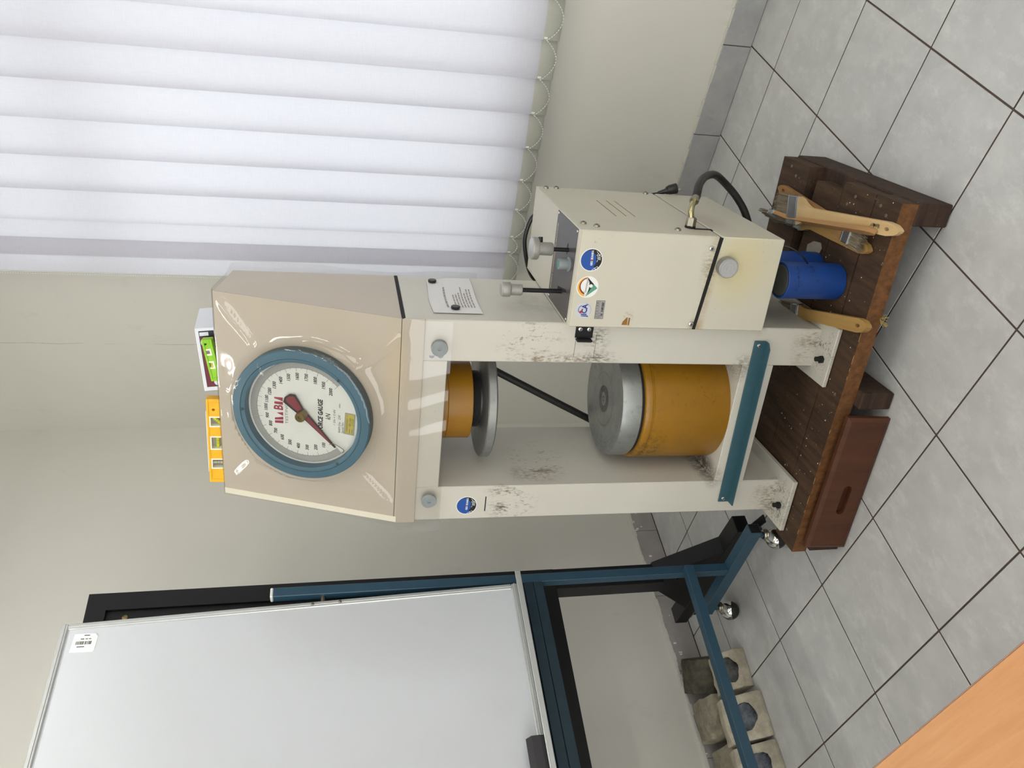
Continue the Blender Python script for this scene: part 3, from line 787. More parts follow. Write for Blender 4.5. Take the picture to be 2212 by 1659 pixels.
for k in range(0, 401):
    an = dang(k * 5); c, s = math.cos(an), math.sin(an)
    if k % 2 == 0: D.line((c * 0.1500, s * 0.1500), (c * 0.1695, s * 0.1695), 0.0004, 'ink_grey', None, Z1 + 0.0002)
    if k % 10 == 0:
        r0 = 0.1365 if k % 20 == 0 else 0.145
        D.line((c * r0, s * r0), (c * 0.1495, s * 0.1495), 0.0008, 'ink', None, Z1 + 0.0002)
for v in range(100, 2001, 100):
    an = dang(v); r = 0.1205
    D.text(str(v), 0.0150, 'ink', Matrix.Translation((r * math.cos(an), r * math.sin(an), Z1 + 0.0002)), shear=0.1, sx=0.84, bold=0.0004)
D.text('FORCE GAUGE', 0.0205, 'ink', Matrix.Translation((0.0, -0.053, Z1 + 0.0002)), shear=0.18, sx=0.78, bold=0.0009)
D.text('kN', 0.023, 'ink', Matrix.Translation((0.0, -0.077, Z1 + 0.0002)), shear=0.2, sx=0.72, bold=0.0002)
D.text('1 Div = 5 kN', 0.0100, 'ink', Matrix.Translation((0.0, -0.0965, Z1 + 0.0002)), shear=0.15, sx=1.0)
D.text('RAM Dia   230', 0.0105, 'ink', Matrix.Translation((-0.050, -0.1125, Z1 + 0.0002)), 'LEFT', shear=0.15, sx=0.95)
D.text('mm', 0.0085, 'ink', Matrix.Translation((0.036, -0.1125, Z1 + 0.0002)), 'LEFT', shear=0.15, sx=1.1)
D.text('Serial No.', 0.0105, 'ink', Matrix.Translation((-0.050, -0.1225, Z1 + 0.0002)), 'LEFT', shear=0.15, sx=0.95)
LY = Matrix.Translation((-0.014, -0.1445, 0)) @ Matrix.Rotation(math.radians(-3), 4, 'Z')
D.flat([(-0.037, -0.0165), (0.037, -0.0165), (0.037, 0.0165), (-0.037, 0.0165)], 'silver_plate', LY, Z1 + 0.0003)
D.flat([(-0.034, -0.0135), (0.034, -0.0135), (0.034, 0.0135), (-0.034, 0.0135)], 'yellow_label', LY, Z1 + 0.0005)
rr = random.Random(5)
for (x0, x1, y, w) in ((-0.028, 0.02, 0.0095, 0.0012), (-0.028, 0.016, 0.0065, 0.0012), (0.024, 0.030, 0.0095, 0.0012), (-0.032, -0.016, -0.0015, 0.0016), (-0.032, -0.016, -0.009, 0.0016)):
    D.line((x0, y), (x1, y), w, 'ink_grey', LY, Z1 + 0.0007)
D.text('000-11063', 0.0085, 'ink', LY @ Matrix.Translation((0.007, -0.0015, Z1 + 0.0008)), sx=0.8)
D.text('2 1/2 20', 0.0085, 'ink', LY @ Matrix.Translation((0.007, -0.0095, Z1 + 0.0008)), sx=0.8, shear=0.3)
# red maker's mark: two slanted bars, a cut triangle, B and a notched block
LG = Matrix.Translation((-0.002, 0.080, Z1 + 0.0003)); h = 0.0135
def par(x, w, k=0.006): return [(x - k + 0.0, -h), (x + w - k, -h), (x + w + k, h), (x + k, h)]
D.flat([(-0.046, -h), (-0.036, -h), (-0.040, h), (-0.048, h)], 'red_ink', LG)
D.flat([(-0.033, -h), (-0.023, -h), (-0.030, h), (-0.037, h)], 'red_ink', LG)
D.flat([(-0.020, -h), (-0.007, -h), (-0.012, h * 0.55)], 'red_ink', LG)
D.text('B', 0.040, 'red_ink', LG @ Matrix.Translation((0.007, -0.0005, 0)), bold=0.0012, sx=0.8)
D.flat([(0.018, -h), (0.028, -h), (0.026, h), (0.018, h)], 'red_ink', LG)
D.flat([(0.030, -h), (0.043, -h), (0.041, h), (0.036, h), (0.034, 0.001)], 'red_ink', LG)
D.text('TESTING', 0.0135, 'ink_grey', Matrix.Translation((-0.048, 0.055, Z1 + 0.0003)), 'LEFT', sx=1.35, bold=-0.0001)
dial = D.build('dial', gauge, 'white dial numbered to 2000 in kN')
pt = P(); pa = dang(-6); PX = Matrix.Rotation(pa, 4, 'Z')
pt.prism([(0.143, 0.0015), (0.03, 0.010), (-0.010, 0.012), (-0.035, 0.020), (-0.060, 0.026), (-0.072, 0.014), (-0.074, -0.006), (-0.066, -0.020), (-0.035, -0.016), (-0.010, -0.012), (0.03, -0.008), (0.143, -0.0015)], 0.016, 0.0215, 'black_ink', PX)
pt.prism([(0.128, 0.0012), (0.03, 0.0085), (-0.010, 0.0105), (-0.035, 0.0175), (-0.058, 0.0225), (-0.067, 0.012), (-0.068, -0.004), (-0.062, -0.010), (-0.035, -0.008), (-0.010, -0.006), (0.03, -0.005), (0.128, -0.0012)], 0.0215, 0.0222, 'needle_red', PX)
pt.build('pointer', gauge, 'dark red pointer resting near zero')
P().lathe([(0, 0.020), (0.016, 0.020), (0.016, 0.044), (0.0145, 0.047), (0.011, 0.047), (0.010, 0.045), (0.006, 0.045), (0.005, 0.042), (0, 0.042)], 'brass', 28).build('pointer_hub', gauge, 'brass pointer hub')
P().tube(smooth_path([(-0.090, -0.085, 0.024), (-0.083, -0.100, 0.026), (-0.096, -0.128, 0.026), (-0.108, -0.130, 0.020), (-0.118, -0.122, 0.013)], 5), 0.0011, 'zinc', 6).build('zero_stop', gauge)
P().lathe([(0, 0.0375), (0.1768, 0.0375), (0.1768, 0.0395), (0, 0.0395)], 'gauge_glass', 64).build('gauge_glass', gauge)

# ---- pump box on the right
sL, sR, dF, dB = 0.352, 0.641, -0.040, 0.527
def hexa(p, lo, hi, m, bev=0.003):
    """box with its lower/upper faces sloping across s: lo/hi = (h at left, h at right)"""
    b = bmesh.new(); vv = [b.verts.new(c) for c in ((sL, dF, lo[0]), (sR, dF, lo[1]), (sR, dB, lo[1]), (sL, dB, lo[0]), (sL, dF, hi[0]), (sR, dF, hi[1]), (sR, dB, hi[1]), (sL, dB, hi[0]))]
    for f in ((3, 2, 1, 0), (4, 5, 6, 7), (0, 1, 5, 4), (1, 2, 6, 5), (2, 3, 7, 6), (3, 0, 4, 7)): b.faces.new([vv[i] for i in f])
    bmesh.ops.bevel(b, geom=b.edges[:], offset=bev, segments=1, affect='EDGES', profile=0.5)
    return p.bm(b, m)
cb = hexa(P(), (0.487, 0.459), (0.879, 0.879), 'box_paint').build('control_box', mach)
hexa(P(), (0.252, 0.252), (0.480, 0.452), 'box_paint').build('oil_tank', cb)
P().box((sL + 0.004, dF + 0.004, 0.44), (sR - 0.004, dB - 0.004, 0.50), 'black_gap').prism([(sL + 0.001, 0.479), (sR - 0.003, 0.4495), (sR - 0.003, 0.461), (sL + 0.001, 0.4885)], -0.001, 0.0004, 'black_gap', frame((0, dF, 0), (1, 0, 0), (0, 0, 1), (0, -1, 0))).build('seam', cb)
P().prism([(sL, dF), (sR, dF), (sR, dB), (sL, dB)], 0.8785, 0.8812, 'box_paint', None, [[(sL + 0.004, dF + 0.018), (sL + 0.004, dB - 0.002), (sR - 0.004, dB - 0.002), (sR - 0.004, dF + 0.018)]]).build('rim', cb)
cpl = P().box((0.3575, -0.018, 0.8788), (0.6355, 0.213, 0.8808), 'control_plate', 0.0006)
cpl.text('MOBILE COMPRESSION MACHINE', 0.0172, 'plate_print', TOP(0.496, 0.192, 0.8814), sx=0.80, bold=0.0006)
cpl.prism([(0.405, 0.115), (0.425, 0.115), (0.442, 0.03), (0.436, 0.02)], 0.8808, 0.8812, 'black_gap')
cpl.line((0.404, 0.117), (0.435, 0.019), 0.0016, 'alu', None, 0.8813)
cpl.prism([(0.540, 0.068), (0.556, 0.072), (0.572, 0.068), (0.572, 0.062), (0.540, 0.062)], 0.8808, 0.8811, 'black_gap')
cplate = cpl.build('control_plate', cb, 'dark grey control plate')
for s, d in ((0.365, -0.010), (0.628, -0.010), (0.365, 0.203), (0.628, 0.203)): screw(s, d, 0.8808, 0.0042, TOP, cb)
lv = P().cyl(0.0062, 0.8805, 0.936, 'black_metal', 14, Matrix.Translation((0.556, 0.053, 0)))
lv.lathe([(0, 0.930), (0.0175, 0.930), (0.019, 0.933), (0.019, 0.972), (0.024, 0.974)], 'alu_dark', 28, Matrix.Translation((0.556, 0.053, 0)))
lv.lathe([(0.024, 0.973), (0.031, 0.974), (0.0325, 0.977), (0.0325, 0.990), (0.030, 0.993)], 'alu_dark', 36, Matrix.Translation((0.556, 0.053, 0)))
lv.lathe([(0.030, 0.993), (0.027, 0.995), (0, 0.995)], 'alu', 36, Matrix.Translation((0.556, 0.053, 0)))
lv.cyl(0.007, 0.0, 0.014, 'plastic_black', 12, frame((0.574, 0.060, 0.966), (0, 0, 1), (-0.4, 0.9, 0), (0.9, 0.4, 0)))
lv.build('control_lever', cb, 'short control lever with a wide aluminium knob')
lv = P(); TX = Matrix.Translation((0.424, 0.067, 0))
lv.cyl(0.0068, 0.8805, 1.008, 'black_metal', 14, TX)
lv.lathe([(0, 1.004), (0.0155, 1.004), (0.017, 1.006), (0.017, 1.038), (0.021, 1.040), (0.022, 1.042), (0.022, 1.062), (0.020, 1.065)], 'alu_dark', 28, TX); lv.lathe([(0.020, 1.065), (0.018, 1.067), (0, 1.067)], 'alu', 28, TX)
lv.build('control_lever', cb, 'tall control lever with a small aluminium knob')
bt = P(); TX = Matrix.Translation((0.520, 0.028, 0))
bt.lathe([(0.021, 0.8805), (0.021, 0.884), (0.016, 0.886), (0.0165, 0.912), (0.0155, 0.9145), (0.0125, 0.9145)], 'rubber_boot', 28, TX); bt.lathe([(0.0128, 0.9145), (0.0115, 0.9155), (0, 0.916)], 'button_green', 24, TX)
bt.build('push_button', cb, 'green push button in a grey boot')
kn = P(); KX = FRONT(0.556, dF, 0.428)
kn.lathe([(0, 0.0), (0.027, 0.0), (0.027, 0.004), (0.030, 0.006), (0.030, 0.028), (0.028, 0.030)], 'alu_dark', 40, KX)
for k in range(6): kn.disc(0.028 - k * 0.0045, 'alu' if k % 2 == 0 else 'alu_frame', KX, 0.0302 + k * 0.0001, 40)
kn.build('round_knob', cb, 'round brushed aluminium knob')
for s, h in ((0.606, 0.481), (0.371, 0.496)): screw(s, dF, h, 0.0085, FRONT, cb)
for d, h in ((0.502, 0.853), (0.510, 0.815), (0.032, 0.854), (0.006, 0.822), (0.512, 0.491), (0.012, 0.572)): screw(sR, d, h, 0.0095, SIDE, cb, 'zinc')
for d0, d1, h in ((0.146, 0.356, 0.7175), (0.154, 0.359, 0.683), (0.152, 0.359, 0.6545)):
    P().box((sR - 0.002, d0, h - 0.0013), (sR + 0.0003, d1, h + 0.0013), 'rust').build('vent_slot', cb)
P().box((sR - 0.002, 0.030, 0.452), (sR + 0.0006, 0.046, 0.512), 'black_gap').build('pipe_slot', cb)
br_ = P().box((0.303, -0.0045, 0.787), (0.353, -0.0005, 0.842), 'black_metal', 0.001).box((0.294, -0.022, 0.789), (0.303, -0.0005, 0.840), 'black_metal', 0.004)
bracket = br_.build('mounting_bracket', cb)
for h in (0.829, 0.802): screw(0.332, -0.0045, h, 0.0075, FRONT, cb)
P().prism([(0.362, 0.716), (0.372, 0.714), (0.385, 0.704), (0.386, 0.700), (0.362, 0.6985)], 0, 0.0004, 'rust', frame((0, dF, 0), (1, 0, 0), (0, 0, 1), (0, -1, 0))).prism([(0.361, 0.697), (0.385, 0.697), (0.385, 0.692), (0.361, 0.692)], 0, 0.0004, 'rust', frame((0, dF, 0), (1, 0, 0), (0, 0, 1), (0, -1, 0))).build('bare_patch', cb, 'rusty patch of bare metal')
P().lathe([(0, 0.0), (0.009, 0.0), (0.011, 0.006), (0.011, 0.020), (0, 0.020)], 'plug_cream', 16, Matrix.Translation((0.605, 0.005, 0.233))).build('drain_plug', cb, 'cream drain plug')
P().tube(smooth_path([(0.607, 0.004, 0.238), (0.614, -0.004, 0.225), (0.605, -0.018, 0.195), (0.585, -0.022, 0.165), (0.565, -0.01, 0.14)], 6), 0.0025, 'plastic_black', 8).build('drain_wire', cb)

# stickers
def sticker_crack(parent, X, r, name='sticker'):
    p = P().prism([(r * math.cos(2 * PI * i / 40), r * math.sin(2 * PI * i / 40)) for i in range(40)], 0, 0.0004, 'white', X)
    p.disc(r * 0.93, 'black_ink', X, 0.0005, 40)
    pts = []
    for i in range(41):
        a = math.radians(32 + i * (213 - 32) / 40); pts.append((r * 0.915 * math.cos(a), r * 0.915 * math.sin(a)))
    low = [(-0.62, -0.22), (-0.42, -0.36), (-0.22, -0.42), (-0.02, -0.44), (0.10, -0.36), (0.22, -0.42), (0.36, -0.38), (0.50, -0.30), (0.60, -0.20), (0.64, -0.02), (0.92, 0.04)]
    pts2 = [(x * r * 0.93, y * r) for x, y in low]
    poly = pts + pts2
    p.prism(poly, 0.0005, 0.0007, 'sticker_blue', X)
    W = X @ Matrix.Translation((0, 0, 0.0008))
    p.text('GEO', r * 0.26, 'white', W @ Matrix.Translation((-0.28 * r, -0.04 * r, 0)), sx=0.8, bold=r * 0.008)
    p.text('M', r * 0.26, 'sticker_red', W @ Matrix.Translation((-0.02 * r, -0.07 * r, 0)), sx=0.8, bold=r * 0.008)
    p.text('EKANIKA', r * 0.26, 'white', W @ Matrix.Translation((0.43 * r, -0.04 * r, 0)), sx=0.74, bold=r * 0.008)
    for pl in ([(-0.95, -0.10), (-0.75, -0.35), (-0.90, -0.52)], [(-0.75, -0.35), (-0.60, -0.62), (-0.72, -0.66)], [(-0.2, -0.5), (0.1, -0.62), (0.35, -0.55), (0.55, -0.8)], [(0.1, -0.62), (0.02, -0.85)], [(0.35, -0.55), (0.42, -0.45), (0.62, -0.6)], [(0.30, -0.90), (0.5, -0.66), (0.78, -0.42)], [(0.0, -0.75), (0.3, -0.72), (0.5, -0.66)], [(0.15, -0.5), (0.25, -0.7), (0.15, -0.85)]):
        for a, b in zip(pl, pl[1:]): p.line((a[0] * r * 0.95, a[1] * r * 0.95), (b[0] * r * 0.95, b[1] * r * 0.95), r * 0.035, 'white', X, 0.0009)
    return p.build(name, parent, 'round blue and black cracked-ground sticker lettered GEOMEKANIKA')
sticker_crack(cb, FRONT(0.556, dF, 0.838) @ Matrix.Rotation(math.radians(2), 4, 'Z'), 0.0335)
sticker_crack(stk_col, FRONT(-0.2945, 0, 1.125) @ Matrix.Rotation(math.radians(-2), 4, 'Z'), 0.0345)
X = FRONT(0.4755, dF, 0.838) @ Matrix.Rotation(math.radians(-4), 4, 'Z'); r = 0.0325
p = P().prism([(r * math.cos(2 * PI * i / 40), r * math.sin(2 * PI * i / 40)) for i in range(40)], 0, 0.0004, 'white', X)
def crescent(R, c, a0_, a1_, R2, c2, b0_, b1_, m, z):
    o_ = [(c[0] + R * math.cos(math.radians(a0_ + (a1_ - a0_) * i / 20)), c[1] + R * math.sin(math.radians(a0_ + (a1_ - a0_) * i / 20))) for i in range(21)]
    i_ = [(c2[0] + R2 * math.cos(math.radians(b1_ + (b0_ - b1_) * i / 20)), c2[1] + R2 * math.sin(math.radians(b1_ + (b0_ - b1_) * i / 20))) for i in range(21)]
    p.prism(o_ + i_, z, z + 0.0002, m, X)
crescent(r * 0.92, (0, 0), 12, 172, r * 0.80, (0.06 * r, -0.03 * r), 14, 166, 'sticker_orange', 0.0004)
crescent(r * 0.80, (0.07 * r, -0.03 * r), 16, 168, r * 0.69, (0.11 * r, -0.04 * r), 18, 160, 'sticker_maroon', 0.0005)
p.prism([(-0.93 * r, 0.12 * r), (-0.5 * r, -0.10 * r), (-0.1 * r, -0.16 * r), (0.4 * r, -0.10 * r), (0.93 * r, 0.20 * r), (0.33 * r, -0.52 * r), (-0.08 * r, -0.42 * r)], 0.0005, 0.0007, 'black_ink', X)
p.prism([(-0.90 * r, 0.02 * r), (0.32 * r, -0.52 * r), (-0.02 * r, -0.93 * r)], 0.0007, 0.0009, 'sticker_green', X)
p.disc(0.165 * r, 'white', X @ Matrix.Translation((0.14 * r, -0.29 * r, 0)), 0.0011, 24)
p.text('Geomekanik', 0.30 * r, 'ink', X @ Matrix.Translation((0.12 * r, 0.12 * r, 0.0006)), sx=0.85)
p.build('sticker', cb, 'round white sticker with an orange arc and green triangle lettered Geomekanik')
X = FRONT(0.4045, dF, 0.8395); r = 0.0255
p = P().prism([(r * math.cos(2 * PI * i / 40), r * math.sin(2 * PI * i / 40)) for i in range(40)], 0, 0.0004, 'sticker_grey', X)
p.text('jICA', r * 0.92, 'sticker_navy', X @ Matrix.Translation((-0.02 * r, -0.12 * r, 0.0006)), sx=0.88, bold=r * 0.03)
p.disc(0.17 * r, 'sticker_red', X @ Matrix.Translation((-0.22 * r, 0.34 * r, 0)), 0.0008, 24)
p.disc(0.60 * r, 'sticker_navy', X @ Matrix.Translation((0.05 * r, 0.06 * r, 0)), 0.0006, 40, 0.53 * r, math.radians(25), math.radians(120))
p.disc(0.88 * r, 'plate_edge', X, 0.0006, 40, 0.85 * r, math.radians(-120), math.radians(-10))
p.build('sticker', cb, 'round pale grey sticker lettered jICA')
X = FRONT(0.4075, dF, 0.7905) @ Matrix.Rotation(math.radians(1), 4, 'Z'); w, h = 0.0285, 0.0135
p = P().prism([(-w, -h), (w, -h), (w, h), (-w, h)], 0, 0.0005, 'plate_edge', X)
p.flat([(-w + 0.0012, -h + 0.0012), (w - 0.0012, -h + 0.0012), (w - 0.0012, h - 0.0012), (-w + 0.0012, h - 0.0012)], 'silver_plate', X, 0.0007)
p.line((-w, h * 0.30), (w, h * 0.30), 0.0007, 'plate_edge', X, 0.0009); p.line((-w, -h * 0.28), (-0.012, -h * 0.28), 0.0006, 'plate_edge', X, 0.0009); p.line((-0.010, h * 0.30), (-0.010, -h), 0.0006, 'plate_edge', X, 0.0009)
p.text('国 際 協 力 機 構', 0.0066, 'ink_grey', X @ Matrix.Translation((0, h * 0.62, 0.001)), sx=1.0)
p.text('物品 ア', 0.0056, 'ink_grey', X @ Matrix.Translation((-w + 0.002, 0.0, 0.001)), 'LEFT')
p.text('16   3-001263', 0.0088, 'black_ink', X @ Matrix.Translation((0.001, -h * 0.55, 0.001)), sx=0.86, bold=0.0004, shear=0.15)
p.build('nameplate', cb, 'small silver asset plate with Japanese lettering')

# hydraulic hose at the right side
hx = P()
FX = lambda s: frame((s, 0.050, 0.518), (0, 1, 0), (0, 0, 1), (1, 0, 0))
hx.lathe([(0, 0), (0.016, 0.0), (0.016, 0.006), (0.012, 0.008)], 'black_metal', 20, FX(sR))
hx.lathe([(0.013, 0.004), (0.0155, 0.006), (0.0155, 0.028), (0.0125, 0.032), (0, 0.032)], 'zinc', 6, FX(sR))
hx.tube(smooth_path([(0.668, 0.050, 0.520), (0.690, 0.056, 0.522), (0.706, 0.066, 0.517), (0.717, 0.079, 0.507)], 6), 0.0088, 'brass_fit', 14)
hx.tube([(0.713, 0.074, 0.511), (0.718, 0.080, 0.506), (0.7185, 0.081, 0.505)], 0.014, 'zinc', 8)
hx.tube([(0.716, 0.078, 0.508), (0.728, 0.096, 0.494)], [0.0115, 0.0125], 'zinc', 14)
hx.build('hose_fitting', cb, 'angled metal hose fitting')
P().tube(smooth_path([(0.722, 0.088, 0.500), (0.735, 0.105, 0.491), (0.750, 0.16, 0.463), (0.758, 0.25, 0.405), (0.752, 0.33, 0.335), (0.722, 0.37, 0.275), (0.672, 0.37, 0.215), (0.61, 0.36, 0.17), (0.50, 0.36, 0.12), (0.40, 0.38, 0.10)], 8), 0.0125, 'black_rubber', 14).build('hydraulic_hose', cb, 'curved black hydraulic hose')
P().tube(smooth_path([(0.56, 0.53, 0.82), (0.538, 0.56, 0.862), (0.507, 0.562, 0.882), (0.448, 0.562, 0.893), (0.390, 0.56, 0.884), (0.33, 0.556, 0.864), (0.296, 0.55, 0.835), (0.27, 0.54, 0.78), (0.262, 0.52, 0.6)], 6), 0.0075, 'plastic_black', 10).build('power_cord', cb, 'black cable looped behind the box')
pg = P()
pg.tube(smooth_path([(0.60, 0.54, 0.55), (0.63, 0.542, 0.47), (0.640, 0.542, 0.43)], 5), 0.0045, 'plastic_black', 8)
pg.tube([(0.640, 0.542, 0.432), (0.648, 0.542, 0.408), (0.650, 0.542, 0.400)], [0.006, 0.009, 0.012], 'plastic_black', 10)
PXX = frame((0.652, 0.542, 0.402), (0.97, 0, 0.24), (0, 1, 0), (0.24, 0, -0.97))
pg.lathe([(0, 0), (0.013, 0), (0.017, 0.010), (0.019, 0.030), (0.019, 0.036), (0.006, 0.036), (0.006, 0.030), (0, 0.030)], 'plastic_black', 12, PXX)
for sx_ in (-0.0095, 0.0095): pg.cyl(0.0024, 0.036, 0.056, 'zinc', 8, PXX @ Matrix.Translation((sx_, 0, 0)))
pg.box((-0.0035, -0.018, 0.034), (0.0035, -0.014, 0.046), 'chrome', 0.0005, PXX)
pg.build('power_plug', cb, 'black two-pin mains plug')
# ================================================================== things on and against the machine
def on_machine(X): return MX @ X
# clear vinyl sheet draped over the housing and the gauge
def vinyl():
    prof = [(0.412, 1.08), (0.412, 1.35), (0.410, 1.60), (0.405, 1.84), (0.398, 1.868), (0.385, 1.872)]
    pts = []
    for i in range(3): pts.append((0.412, 1.08 + i * 0.13, 0))
    for i in range(6): pts.append((0.412 - 0.001 * i, 1.42 + i * 0.085, 0))
    pts += [(0.403, 1.868, 0), (0.35, 1.876, 0), (0.27, 1.889, 0), (0.215, 1.898, 0)]
    ns = 64
    for i in range(ns + 1):
        u = UL + 0.004 - (UL + 0.004 - 0.005) * i / ns
        b = Vector((0, 0, 1.352)) + UV * u
        pts.append((b.y, b.z, u))
    pts += [(-0.010, 1.345, -1), (-0.012, 1.32, -1), (-0.013, 1.292, -1)]
    for i in range(1, 6): pts.append((-0.0145 - 0.002 * i / 5, 1.292 - 0.0156 * i, -1))
    cols = 110; vs = []; fs = []
    rr = random.Random(11); ph = [rr.uniform(0, 6.28) for _ in range(8)]
    for j, (d, h, u) in enumerate(pts):
        for i in range(cols + 1):
            t = i / cols
            s0, s1 = -0.352, 0.352
            if h < 1.30 and d < 0.1: s0, s1 = -0.382 + 0.02 * max(0, (1.24 - h) / 0.03) * 0.5, 0.350
            elif u == -1: s0 = -0.372
            elif u > 0: s0 = -0.353 - 0.014 * max(0, (0.25 - u) / 0.25)
            if d > 0.38 and u == 0: s1 = 0.352 + 0.024 * (0.5 + 0.5 * math.cos((h - 1.72) * 9)) * (1 if h > 1.1 else 0.4)
            s = s0 + (s1 - s0) * t
            off = 0.004
            y, z = d, h
            if u > 0:
                r = math.hypot(s, u - 0.298); an = math.atan2(u - 0.298, s)
                rm = 0.222
                if r < rm: off = 0.0455
                else:
                    # taut tent from the rim to the nearest edge, pulled into ridges towards the corners
                    ex = min(0.352 / max(abs(math.cos(an)), 1e-3), (0.276 if u > 0.298 else 0.298) / max(abs(math.sin(an)), 1e-3))
                    k = max(0.0, 1 - (r - rm) / max(ex - rm, 0.02)); off = 0.004 + 0.0415 * k ** 9
                    for ca in (0.66, math.pi - 0.70, -math.pi + 0.78, -0.76):
                        da = abs((an - ca + PI) % (2 * PI) - PI); off += 0.017 * math.exp(-(da / 0.034) ** 2) * (1 - k ** 3) * min(1, 3 * k)
                off += 0.0010 * math.sin(13 * an + 20 * r + ph[0]) + 0.0009 * math.sin(31 * s + 17 * u + ph[1]) * math.sin(23 * u + ph[2])
                q = NV * max(off, 0.003); y += q.y; z += q.z
            else:
                y -= (0.0008 * math.sin(24 * s + ph[3]) + 0.0007 * math.sin(61 * s + 20 * h + ph[4])) * (1 if d < 0.1 else -1) + (0.003 if d < 0.1 else -0.003)
            vs.append((s, y, z))
    for j in range(len(pts) - 1):
        for i in range(cols):
            a = j * (cols + 1) + i; fs.append((a, a + 1, a + cols + 2, a + cols + 1))
    o = P().raw(vs, fs, 'vinyl').build('vinyl_cover', None, None, ang=80)
    o.matrix_world = MX
    return o
tag(vinyl(), 'clear creased vinyl sheet draped over the force gauge', 'plastic sheet')

def disc_magnet(s, h, label):
    o = P().lathe([(0, 0), (0.0235, 0), (0.0245, 0.0015), (0.0245, 0.007), (0.023, 0.009), (0.006, 0.009), (0.006, 0.0065), (0, 0.0065)], 'magnet_grey', 32).build('disc_magnet')
    o.matrix_world = on_machine(FRONT(s, -0.0195, h)); return tag(o, label, 'magnet')
disc_magnet(0.269, 1.250, 'round grey magnet pinning the vinyl at the right column')
disc_magnet(-0.257, 1.252, 'round grey magnet pinning the vinyl at the left column')

# paper notice with its lines of print and two black magnets
nt = P(); vs = []; fs = []; nx, nz = 12, 6
def paper_pt(a, b):   # a: 0 front .. 1 back, b: 0 bottom .. 1 top
    d = 0.050 + a * (0.327 if b < 0.5 else 0.327 - (b - 0.5) * 2 * 0.032); h = 1.117 + 0.146 * b + 0.004 * math.sin(a * 5)
    return Vector((0.3492 + 0.004 * abs(math.sin(a * 3.1)) * (1 - b) + 0.0015, d, h))
for j in range(nz + 1):
    for i in range(nx + 1): vs.append(paper_pt(i / nx, j / nz))
for j in range(nz):
    for i in range(nx): a = j * (nx + 1) + i; fs.append((a, a + 1, a + nx + 2, a + nx + 1))
nt.raw(vs, fs, 'paper'); nt.raw([v + Vector((0.0006, 0, 0)) for v in vs], fs, 'paper')
notice = nt.build('paper_notice'); notice.matrix_world = MX
tag(notice, 'white printed paper notice on the right side of the machine', 'paper')
pr = P(); rr = random.Random(2)
def print_line(a0_, a1_, b, hh):
    a = a0_
    while a < a1_ - 0.01:
        w = min(rr.uniform(0.03, 0.085), a1_ - a); q = [paper_pt(a, b - hh), paper_pt(a + w, b - hh), paper_pt(a + w, b + hh), paper_pt(a, b + hh)]
        pr.raw([v + Vector((0.0012, 0, 0)) for v in q], [(0, 1, 2, 3)], 'ink_faint'); a += w + 0.012
print_line(0.14, 0.72, 0.655, 0.020)
for k, e in enumerate((0.48, 0.49, 0.55, 0.70, 0.53, 0.64, 0.64)): print_line(0.14, e, 0.475 - k * 0.062, 0.014)
pr.build('print', notice)
for d, h, lab in ((0.325, 1.241, 'small black magnet at the far top corner of the paper notice'), (0.083, 1.196, 'small black magnet at the near edge of the paper notice')):
    o = P().lathe([(0, 0), (0.0125, 0), (0.0135, 0.0015), (0.0135, 0.0065), (0.012, 0.008), (0, 0.008)], 'plastic_black', 28).build('black_magnet')
    o.matrix_world = on_machine(SIDE(0.3535, d, h)); tag(o, lab, 'magnet')

